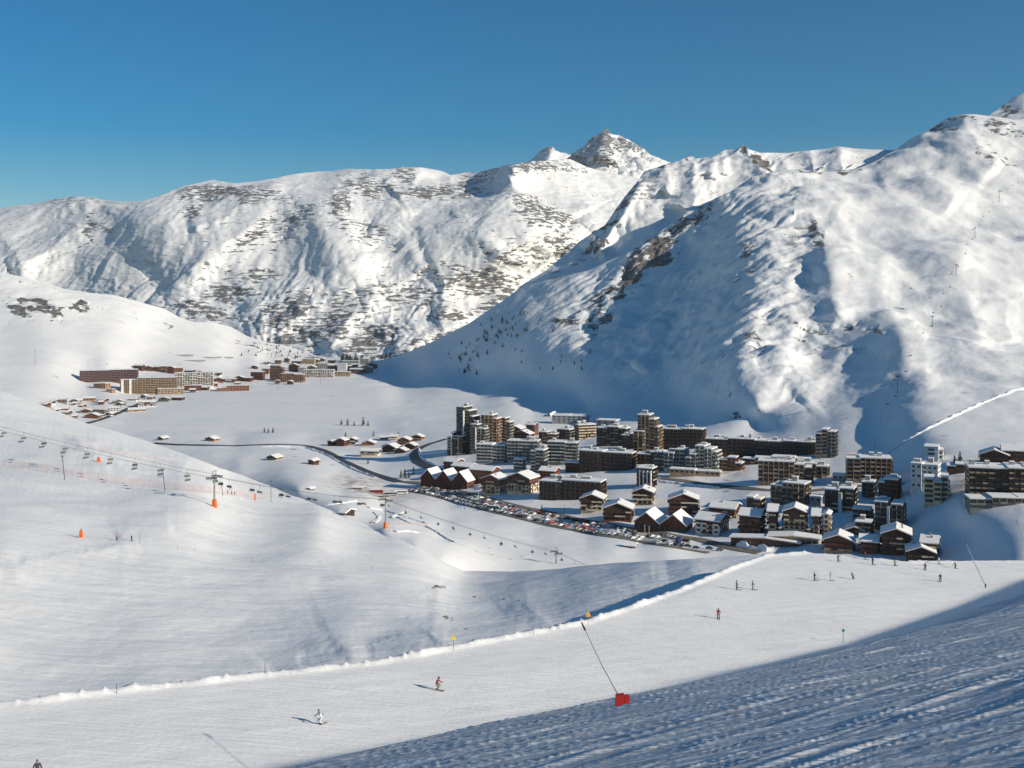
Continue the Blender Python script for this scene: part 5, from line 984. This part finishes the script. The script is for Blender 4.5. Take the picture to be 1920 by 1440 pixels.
for (u, v, px, lb) in [(66,686,34,'thin mast on the snow slope left of the plum slab'), (165,690,12,'short mast behind the plum slab'), (520,729,16,'thin pole on the lake shore left of the rust hotel'), (601,722,18,'thin pole on the lake shore in front of the ribbed block'), (711,718,20,'thin pole standing in the mountain shadow'),
                     (122,900,45,'thin leaning pole on the slope left of the first pylon'), (310,922,42,'slanted thin pole between two chairs'), (508,942,40,'thin pole right of the first pylon'), (418,930,26,'slanted thin stay beside the first pylon'),
                     (897,934,24,'pale lamp post beside the folded roof building'), (1058,966,18,'dark lamp post below the long dark flat block'), (1209,1006,22,'pale lamp post, left of a pair by the car park'), (1217,1007,21,'pale lamp post, right of a pair by the car park'), (1770,866,28,'dark mast at the corner of the lift station'), (1575,832,14,'mast behind the end tower'), (1640,842,16,'small drag lift mast at the foot of the right piste')]:
    g = sight(u, v); h = px * g.y / F; r = thing('mast', lb, 'mast', tuple(g), 0); lean = .12 if 'slant' in lb or 'lean' in lb else 0
    MB().tube([(0, 0, -1), (-lean * h, 0, h)], .13 if g.y < 1200 else .22, 6).build('pole', M_dark if 'pale' not in lb else wall_mat('white'), r); MB().box(-.8 - lean * h, .8 - lean * h, -.1, .1, h - .15, h + .08).build('crossbar', M_dark, r)

# ------------------------------------------------------------------ avalanche barriers
def barrier(u, v, L, H, label, group, rz=0.0, m=None):
    g = sight(u, v, (valley, back_bowl)); r = thing('snow_barrier', label, 'barrier', tuple(g), rz, group); n = max(2, int(L / 5)); m = m or M_dark; po, ra = MB(), MB()
    for i in range(n + 1):
        x = -L/2 + L * i / n; po.box(x - .15, x + .15, -.15, .15, -2, H); po.tube([(x, 0, H * .8), (x, H * .6, -1)], .1, 4)
    for k in range(5): ra.box(-L/2, L/2, -.12, -.02, H * (.15 + .19 * k), H * (.15 + .19 * k) + .38)
    po.build('post', m, r, 'stuff'); ra.build('rail', m, r, 'stuff')
for i, (u, v, L, lb) in enumerate([(1506,430,34,'top of three dark snow barriers high on the mountain spur'), (1497,446,32,'middle of three dark snow barriers high on the mountain spur'), (1488,460,26,'bottom of three dark snow barriers high on the mountain spur'), (1042,512,40,'upper of two long snow barriers on the left skyline flank'), (1048,524,44,'lower of two long snow barriers on the left skyline flank'),
     (1092,490,22,'lowest short barrier in the stepped row near the brown rocks'), (1100,478,26,'second short barrier in the stepped row near the brown rocks'), (1108,468,24,'third short barrier in the stepped row near the brown rocks'), (1118,456,22,'topmost short barrier in the stepped row near the brown rocks'), (1080,498,18,'tiny barrier left of the stepped row')]):
    barrier(u, v, L, 5, lb, 'long snow barriers')
for i in range(18):
    barrier(1186 + (i % 3) * 13 + (i // 3) * 4 + (i * 7 % 5), 374 - (i // 3) * 8, 16, 5, 'small snow rake on the bowl below the far crest', 'snow rakes on the bowl')
for i, (u, v, L, lb) in enumerate([(345,668,40,'long snow fence above the row behind the slabs'), (390,672,60,'curved snow fence above the lake village'), (365,678,46,'lower snow fence above the lake village'), (425,672,30,'short snow fence near the scattered bushes'), (585,672,36,'dark snow fence at the foot of the hill')]):
    barrier(u, v, L, 3.5, lb, 'snow fences above the lake village', .25)
# ------------------------------------------------------------------ skiers
M_skin = mat('skin', (.45, .28, .2), .6); M_goggle = mat('goggles', (.03, .03, .035), .2, spec=.6)
CLOTH = {'red': (.28, .03, .035), 'black': (.02, .021, .025), 'white': (.62, .63, .63), 'grey': (.18, .19, .2), 'navy': (.03, .04, .08), 'pink': (.6, .12, .22), 'yellow': (.55, .55, .04), 'teal': (.05, .18, .2), 'khaki': (.2, .19, .13), 'blue': (.06, .12, .3), 'charcoal': (.06, .06, .065)}
def cloth(k): return mat('cloth_' + k, CLOTH[k], .85, .15, 6)
SKEL = {}
def skeleton(pose):
    """joint positions in metres, facing -y; pose: stand, ski (crouched), lean, sit"""
    c = {'stand': (0.0, 0.0), 'ski': (.20, .22), 'lean': (.10, .1), 'sit': (0, 0)}[pose]; dz, fwd = c
    J = {'pelvis': (0, .04, .95 - dz), 'waist': (0, 0 - fwd * .2, 1.10 - dz), 'chest': (0, -fwd * .6, 1.32 - dz), 'neck': (0, -fwd * .9, 1.48 - dz), 'head0': (0, -fwd * 1.0 - .02, 1.57 - dz), 'head1': (0, -fwd * 1.05 - .02, 1.70 - dz)}
    for s, n in ((-1, 'r'), (1, 'l')):
        J['hip' + n] = (.11 * s, .03, .90 - dz); J['knee' + n] = (.14 * s, -.10 - fwd * .9, .50 - dz * .5); J['ankle' + n] = (.15 * s, .06, .10); J['toe' + n] = (.15 * s, -.15, .05)
        J['shoulder' + n] = (.20 * s, -fwd * .7, 1.40 - dz); J['elbow' + n] = (.31 * s, -.06 - fwd, 1.13 - dz); J['wrist' + n] = (.33 * s, -.30 - fwd * 1.1, 1.05 - dz); J['hand' + n] = (.325 * s, -.39 - fwd * 1.1, 1.05 - dz)
    if pose == 'lean':
        for k, v in J.items(): J[k] = (v[0] - .42 * max(0, v[2] - .05), v[1], v[2] * .94)
    if pose == 'sit':
        for k in list(J):
            x, y, z = J[k]
            if k.startswith('knee'): J[k] = (x, -.42, .93)
            elif k.startswith('ankle'): J[k] = (x, -.40, .50)
            elif k.startswith('toe'): J[k] = (x, -.60, .45)
    return J
BONES = [('pelvis', 'waist', 'j'), ('waist', 'chest', 'j'), ('chest', 'neck', 'j'), ('neck', 'head0', 's'), ('head0', 'head1', 'h')]
for n in 'rl': BONES += [('pelvis', 'hip' + n, 'p'), ('hip' + n, 'knee' + n, 'p'), ('knee' + n, 'ankle' + n, 'p'), ('ankle' + n, 'toe' + n, 'b'), ('chest', 'shoulder' + n, 'j'), ('shoulder' + n, 'elbow' + n, 'j'), ('elbow' + n, 'wrist' + n, 'j'), ('wrist' + n, 'hand' + n, 'g')]
RAD = {'pelvis': .16, 'waist': .15, 'chest': .18, 'neck': .075, 'head0': .095, 'head1': .10, 'hip': .105, 'knee': .085, 'ankle': .075, 'toe': .055, 'shoulder': .095, 'elbow': .07, 'wrist': .055, 'hand': .05}
def body_mesh(pose):
    if pose in SKEL: return SKEL[pose]
    J = skeleton(pose); names = list(J); bm = bmesh.new(); lay = bm.verts.layers.skin.verify(); V = {}
    for nm in names:
        v = bm.verts.new(J[nm]); r = RAD.get(nm, RAD.get(nm[:-1], .08)); v[lay].radius = (r, r); v[lay].use_root = nm == 'pelvis'; V[nm] = v
    for a, b_, t in BONES: bm.edges.new((V[a], V[b_]))
    me = bpy.data.meshes.new('skeleton'); bm.to_mesh(me); bm.free()
    o = bpy.data.objects.new('skeleton', me); COL.objects.link(o); o.modifiers.new('skin', 'SKIN'); sb = o.modifiers.new('sub', 'SUBSURF'); sb.levels = 1; sb.render_levels = 1
    dg = bpy.context.evaluated_depsgraph_get(); em = bpy.data.meshes.new_from_object(o.evaluated_get(dg)); bpy.data.objects.remove(o)
    tags = []
    for p in em.polygons:
        c = p.center; best = None
        for a, b_, t in BONES:
            A, B = Vector(J[a]), Vector(J[b_]); d = B - A; k = max(0, min(1, (c - A).dot(d) / d.length_squared)); dd = (c - A - d * k).length
            if best is None or dd < best[0]: best = (dd, t)
        tags.append(best[1])
    em.polygons.foreach_set('use_smooth', [True] * len(em.polygons)); SKEL[pose] = (em, tags); return SKEL[pose]
SKI = MB().hull([(-.045, -.85, .0), (.045, -.85, .0), (.045, .75, .0), (-.045, .75, .0)], [(-.045, -.85, .03), (.045, -.85, .03), (.045, .75, .03), (-.045, .75, .03)]).hull([(-.045, -1.02, .09), (.045, -1.02, .09), (.045, -.85, .0), (-.045, -.85, .0)], [(-.04, -1.03, .115), (.04, -1.03, .115), (.045, -.85, .03), (-.045, -.85, .03)])
SKIM = SKI.mesh('ski', mat('ski_top', (.12, .10, .13), .4)); BOARD = MB().hull([(-.14, -.75, 0), (.14, -.75, 0), (.14, .75, 0), (-.14, .75, 0)], [(-.14, -.75, .03), (.14, -.75, .03), (.14, .75, .03), (-.14, .75, .03)]).mesh('snowboard', mat('board_top', (.4, .4, .38), .4))
def person(u, v, pose, jacket, pants, helmet, label, rz, pack=None, gear='ski', objs=None, at=None, group='people on the snow', poles=True):
    g = at or sight(u, v, objs); em, tags = body_mesh(pose); me = em.copy(); me.materials.clear()
    mats = {'j': cloth(jacket), 'p': cloth(pants), 's': M_skin, 'h': cloth(helmet), 'b': cloth('charcoal'), 'g': cloth('black')}; keys = list(mats)
    for k in keys: me.materials.append(mats[k])
    me.polygons.foreach_set('material_index', [keys.index(t) for t in tags]); me.update()
    r = thing('person', label, 'person', tuple(g), rz, group)
    o = bpy.data.objects.new('body', me); COL.objects.link(o); o.parent = r; J = skeleton(pose); o.location.z = .03
    hx, hy, hz = J['head1']; fc = MB()
    fc.box(hx - .075, hx + .075, hy - .115, hy - .07, hz - .06, hz + .005).build('goggles', M_goggle, r)
    MB().tube([(hx, hy - .105, hz - .10), (hx, hy - .085, hz - .14)], .045, 6, .03).build('face', M_skin, r)
    MB().tube([(hx, hy, hz - .02), (hx, hy, hz + .06), (hx, hy, hz + .125)], .125, 10, .05).build('helmet', cloth(helmet), r)
    if gear == 'ski':
        for n in 'rl':
            c = bpy.data.objects.new('ski', SKIM); COL.objects.link(c); c.parent = r; c.location = (J['ankle' + n][0], 0, .01)
    elif gear == 'board':
        c = bpy.data.objects.new('snowboard', BOARD); COL.objects.link(c); c.parent = r; c.location = (J['ankler'][0] * .5 + J['anklel'][0] * .5, 0, .01); c.rotation_euler = (0, 0, math.pi / 2)
    if gear == 'ski' and poles and pose != 'sit':
        for n, s in (('r', -1), ('l', 1)):
            h = J['hand' + n]; MB().tube([(h[0], h[1], h[2] + .08), (h[0] + .10 * s, h[1] + (.45 if pose == 'ski' else .10), .05)], .012, 5).build('ski_pole', M_dark, r)
    if pack: MB().hull([(-.15, J['chest'][1] + .13, J['waist'][2]), (.15, J['chest'][1] + .13, J['waist'][2]), (.15, J['chest'][1] + .32, J['waist'][2]), (-.15, J['chest'][1] + .32, J['waist'][2])], [(-.12, J['neck'][1] + .15, J['neck'][2] - .02), (.12, J['neck'][1] + .15, J['neck'][2] - .02), (.12, J['neck'][1] + .26, J['neck'][2] - .05), (-.12, J['neck'][1] + .26, J['neck'][2] - .05)]).build('backpack', cloth(pack), r)
    return r
NR = (near,)
person(602, 1358, 'ski', 'white', 'white', 'grey', 'skier in white and grey with a backpack, nearest on the lower piste', -.9, 'teal', objs=NR)
person(819, 1294, 'ski', 'red', 'khaki', 'navy', 'crouching skier in a red jacket on the lower piste', 1.2, objs=NR)
person(1347, 1161, 'stand', 'red', 'charcoal', 'navy', 'standing skier in a red jacket with a long shadow, mid piste', 2.9, objs=NR)
person(70, 1464, 'stand', 'charcoal', 'black', 'grey', 'person in dark clothes cut off by the bottom left edge', .4, objs=NR)
for a in [(1381,1106,'stand','grey','black','navy','left one of two skiers standing together by the piste edge',1.6), (1411,1106,'stand','khaki','charcoal','grey','right one of two skiers standing together by the piste edge',1.4),
          (1527,1089,'stand','navy','black','grey','dark skier, left of three in a row on the upper piste',1.5), (1557,1089,'stand','white','white','grey','pale skier, middle of three in a row on the upper piste',1.7),
          (1571,1053,'ski','grey','navy','black','small dark skier right at the piste crest on the left',2.2), (1622,1049,'stand','red','charcoal','grey','small skier in red at the crest below the twin roofed chalet',1.2), (1636,1059,'stand','navy','navy','black','skier in dark blue below the twin roofed chalet',1.9),
          (1677,1061,'ski','yellow','navy','black','skier in a bright yellow jacket at the crest',1.6), (1735,1069,'ski','navy','black','black','dark crouching skier below the front chalet',3.0), (1760,1058,'stand','white','grey','grey','pale skier at the crest beside the front chalet wall',1.0),
          (1792,1066,'ski','grey','charcoal','navy','crouching skier at the crest before the blue snowfield',-1.2), (1763,1091,'stand','navy','charcoal','black','skier in navy facing downhill on the right of the piste',3.1)]:
    person(a[0], a[1], a[2], a[3], a[4], a[5], a[6], a[7], objs=NR)
person(1600, 1086, 'lean', 'grey', 'black', 'grey', 'leaning snowboarder, right of three in a row on the upper piste', .6, gear='board', objs=NR)
for a in [(219,1013,'stand','pink','navy','navy','person in a pink jacket on the left slope',.8), (247,1015,'stand','teal','charcoal','black','person in dark teal beside the marker on the left slope',-.5), (427,926,'stand','charcoal','black','black','left one of three figures near the first pylon',.2), (434,927,'stand','navy','black','grey','middle one of three figures near the first pylon',.9),
          (440,928,'stand','black','charcoal','grey','right one of three figures near the first pylon',-.4), (858,952,'stand','black','black','grey','left one of three walkers below the car park',.4), (863,953,'stand','navy','black','black','middle one of three walkers below the car park',1.0), (871,955,'stand','charcoal','black','navy','right one of three walkers below the car park',.1)]:
    person(*a[:7], a[7], gear='none' if a[0] > 840 else 'ski')
k = 0
for (u_, side, c) in chairs:
    if (k % 4 == 1) and u_ < 1100:
        for j, (dx, jk) in enumerate(((-.55, ('black', 'navy', 'charcoal')[k % 3]), (.5, ('red', 'charcoal', 'navy')[k % 3]))):
            M = Matrix.Translation(c.location) @ Matrix.Rotation(c.rotation_euler.z, 4, 'Z'); at = M @ Vector((dx, .02, -2.76 - .82))
            person(0, 0, 'sit', jk, 'black', 'charcoal', f"passenger in {jk} on a chair {'left of the first pylon' if u_ < 402 else 'between the padded pylons' if u_ < 723 else 'above the lower snowfield'}", c.rotation_euler.z, at=at, group='passengers on the chairlift')
    k += 1

# ------------------------------------------------------------------ snow lances, signs, markers and nets
def lance(u, v, tip, dD, label, padm, m=None, r=.036):
    g = sight(u, v, NR); t = world_pt(tip[0], tip[1], g.y + dD) - g; root = thing('snow_lance', label, 'snow lance', tuple(g), 0)
    MB().tube([(0, 0, .4), tuple(t * .5), tuple(t)], r, 7, r * .7).build('lance_pole', m or M_steel, root)
    d = t.normalized(); MB().tube([tuple(t), tuple(t + d * .45), tuple(t + d * .9)], .09, 7, .06).build('nozzle_head', M_dark, root)
    if padm:
        MB().hull([(-.42, -.32, -.4), (.26, -.32, -.4), (.26, .32, -.4), (-.42, .32, -.4)], [(-.36, -.28, .74), (.24, -.28, .80), (.24, .28, .80), (-.36, .28, .74)]).build('foot_padding', padm, root)
        MB().box(.29, .62, -.22, .22, -.3, .72).build('valve_box', M_redpad, root)
    else: MB().tube([(0, 0, -.5), (0, 0, .8)], .15, 8).build('valve_post', M_dark, root)
lance(1164, 1322, (1097, 1181), 8.0, 'long leaning snow lance with red padded foot in the shade', M_redpad)
lance(1848, 1102, (1811, 1019), 7.0, 'pale leaning snow lance at the shadow edge on the right', None, wall_mat('pale'), .09)
lance(1942, 1075, (1908, 980), 8.0, 'pale snow lance cut by the right edge of the photo', None, wall_mat('pale'), .09)
M_yel = mat('yellow_sign', (.78, .62, .02), .5); M_org = mat('orange_sign', (.8, .35, .05), .5); M_teal = mat('teal_marker', (.04, .22, .24), .5)
def sign(u, v, hpx, label, kind, objs=None):
    g = sight(u, v, objs); h = hpx * g.y / F; r = thing('piste_sign', label, 'sign', tuple(g), 0)
    MB().tube([(0, 0, -.4), (0, 0, h)], .035, 6).build('pole', M_dark, r)
    if kind == 'arrow': MB().hull([(-.38, -.06, h - .25), (.38, -.06, h - .25), (.22, -.06, h + .05), (0, -.06, h + .38), (-.22, -.06, h + .05)], [(-.38, -.01, h - .25), (.38, -.01, h - .25), (.22, -.01, h + .05), (0, -.01, h + .38), (-.22, -.01, h + .05)]).build('sign_board', M_yel, r)
    elif kind == 'tri': MB().hull([(-.45, -.06, h - .35), (.45, -.06, h - .35), (.12, -.06, h + .4), (-.12, -.06, h + .4)], [(-.45, -.01, h - .35), (.45, -.01, h - .35), (.12, -.01, h + .4), (-.12, -.01, h + .4)]).build('sign_board', M_org, r)
    elif kind == 'disc': MB().tube([(0, -.06, h), (0, .0, h)], .24, 12).build('marker_disc', M_teal, r)
sign(850, 1220, 24, 'yellow arrow sign behind the ploughed piste edge', 'arrow', NR); sign(1103, 1172, 20, 'orange warning sign above the snow lance tip', 'tri', NR); sign(1581, 1206, 24, 'teal piste marker disc at the shadow edge', 'disc', NR)
for (u, v, px, lb) in [(497,1262,18,'thin dark stake at the ploughed edge above the white skier'), (219,1300,18,'thin dark stake at the ploughed edge on the left'), (1000,1190,14,'short stake at the ploughed edge left of the orange sign'), (262,1020,24,'thin slanting marker beside the teal person'), (333,1030,10,'first tiny piste stake right of the teal person'), (365,1033,8,'second tiny piste stake right of the teal person'), (472,1053,8,'third tiny piste stake on the left slope'), (600,1056,6,'fourth tiny piste stake on the left slope'), (697,1070,10,'fifth tiny piste stake on the left slope')]:
    sign(u, v, px, lb, 'stake', None)
for (u, v, px, w, lb) in [(152,1008,15,.5,'orange padded post on the left slope'), (185,866,9,.8,'orange padded box beside a chair on the left slope'), (478,938,13,.4,'orange padded post right of the first pylon'), (409,824,4,.8,'tiny orange post on the lake shore')]:
    g = sight(u, v); h = px * g.y / F; r = thing('padded_post', lb, 'padded post', tuple(g), 0)
    MB().hull([(-w, -w, -.5), (w, -w, -.5), (w, w, -.5), (-w, w, -.5)], [(-w * .7, -w * .7, h * .9), (w * .7, -w * .7, h * .9), (w * .7, w * .7, h * .9), (-w * .7, w * .7, h * .9)]).build('padding', M_orange, r); MB().tube([(0, 0, 0), (0, 0, h * 1.15)], .09, 6).build('pipe', M_dark, r)
M_net = mat('orange_net', (.78, .25, .14), .8)
def net(uv, H, label, gap=.5, objs=None):
    P = path3(uv, 8, objs); r = thing('safety_net', label, 'safety net', tuple(P[0]), 0); po, st = MB(), MB()
    Q = [Vector((p.x, p.y, height(p.x, p.y, objs))) - P[0] for p in P]
    for i, q in enumerate(Q):
        if i % 2 == 0: po.tube([tuple(q), tuple(q + Vector((0, 0, H + .2)))], .05, 5)
    n = int(H / gap)
    for k in range(n): st.tube([tuple(q + Vector((0, 0, .15 + gap * k))) for q in Q], .022, 4)
    po.build('net_post', M_orange, r, 'stuff'); st.build('net_mesh', M_net, r, 'stuff')
net([(-10,872),(60,880),(130,893),(210,905),(300,915),(400,926),(500,936)], 3.0, 'long orange safety net running along the left slope below the chairs')
net([(170,840),(230,852),(290,862),(330,870)], 1.6, 'faint orange net below the rounded hump on the left slope')
net([(800,985),(770,983),(740,984),(712,984)], 1.2, 'orange net round the ice track'); net([(760,958),(790,955),(812,950)], 1.2, 'short pink net above the ice track')
M_rock = mat('boulder', (.16, .135, .11), .9, .3, 1.5)
def boulder(u, v, s, label):
    g = sight(u, v, (mid,)); bm = bmesh.new(); bmesh.ops.create_icosphere(bm, subdivisions=2, radius=1); rr = random.Random(int(u))
    for w in bm.verts: w.co *= rr.uniform(.7, 1.15); w.co.z *= .6; w.co.x *= 1.3
    me = bpy.data.meshes.new('boulder'); bm.to_mesh(me); bm.free(); me.materials.append(M_rock); o = bpy.data.objects.new('boulder', me); COL.objects.link(o); o.location = g; o.scale = (s, s, s); tag(o, label, 'boulder', 'boulders poking out of the snow')
for i, (u, v, s) in enumerate([(820,1101,.9), (812,1103,.5), (835,1157,.55), (838,1160,.4), (890,1120,.5), (900,1122,.35), (945,1124,.4), (972,1126,.35), (874,1180,.3)]):
    boulder(u, v, s, ['largest brown boulder at the tip of the snow ridge', 'small boulder left of the largest one', 'grey boulder in the bright hollow', 'small stone beside the grey boulder', 'tan stone on the rocky line', 'small tan stone right on the rocky line', 'stone midway along the rocky line', 'stone at the right end of the rocky line', 'tiny stone above the yellow sign'][i])
# ------------------------------------------------------------------ thin blue air
def build_haze():
    m = bpy.data.materials.new('thin_air'); m.use_nodes = True; nt = m.node_tree; nt.nodes.clear()
    out = nt.nodes.new('ShaderNodeOutputMaterial'); v = nt.nodes.new('ShaderNodeVolumePrincipled')
    v.inputs['Color'].default_value = (.82, .89, 1.0, 1); v.inputs['Density'].default_value = 2.5e-5; v.inputs['Anisotropy'].default_value = 0.1
    nt.links.new(v.outputs[0], out.inputs['Volume'])
    o = MB().box(-9000, 9000, -400, 12700, -1500, 1780).build('haze', m); o['kind'] = 'stuff'
    o['label'] = 'thin blue air over the whole valley'
build_haze()
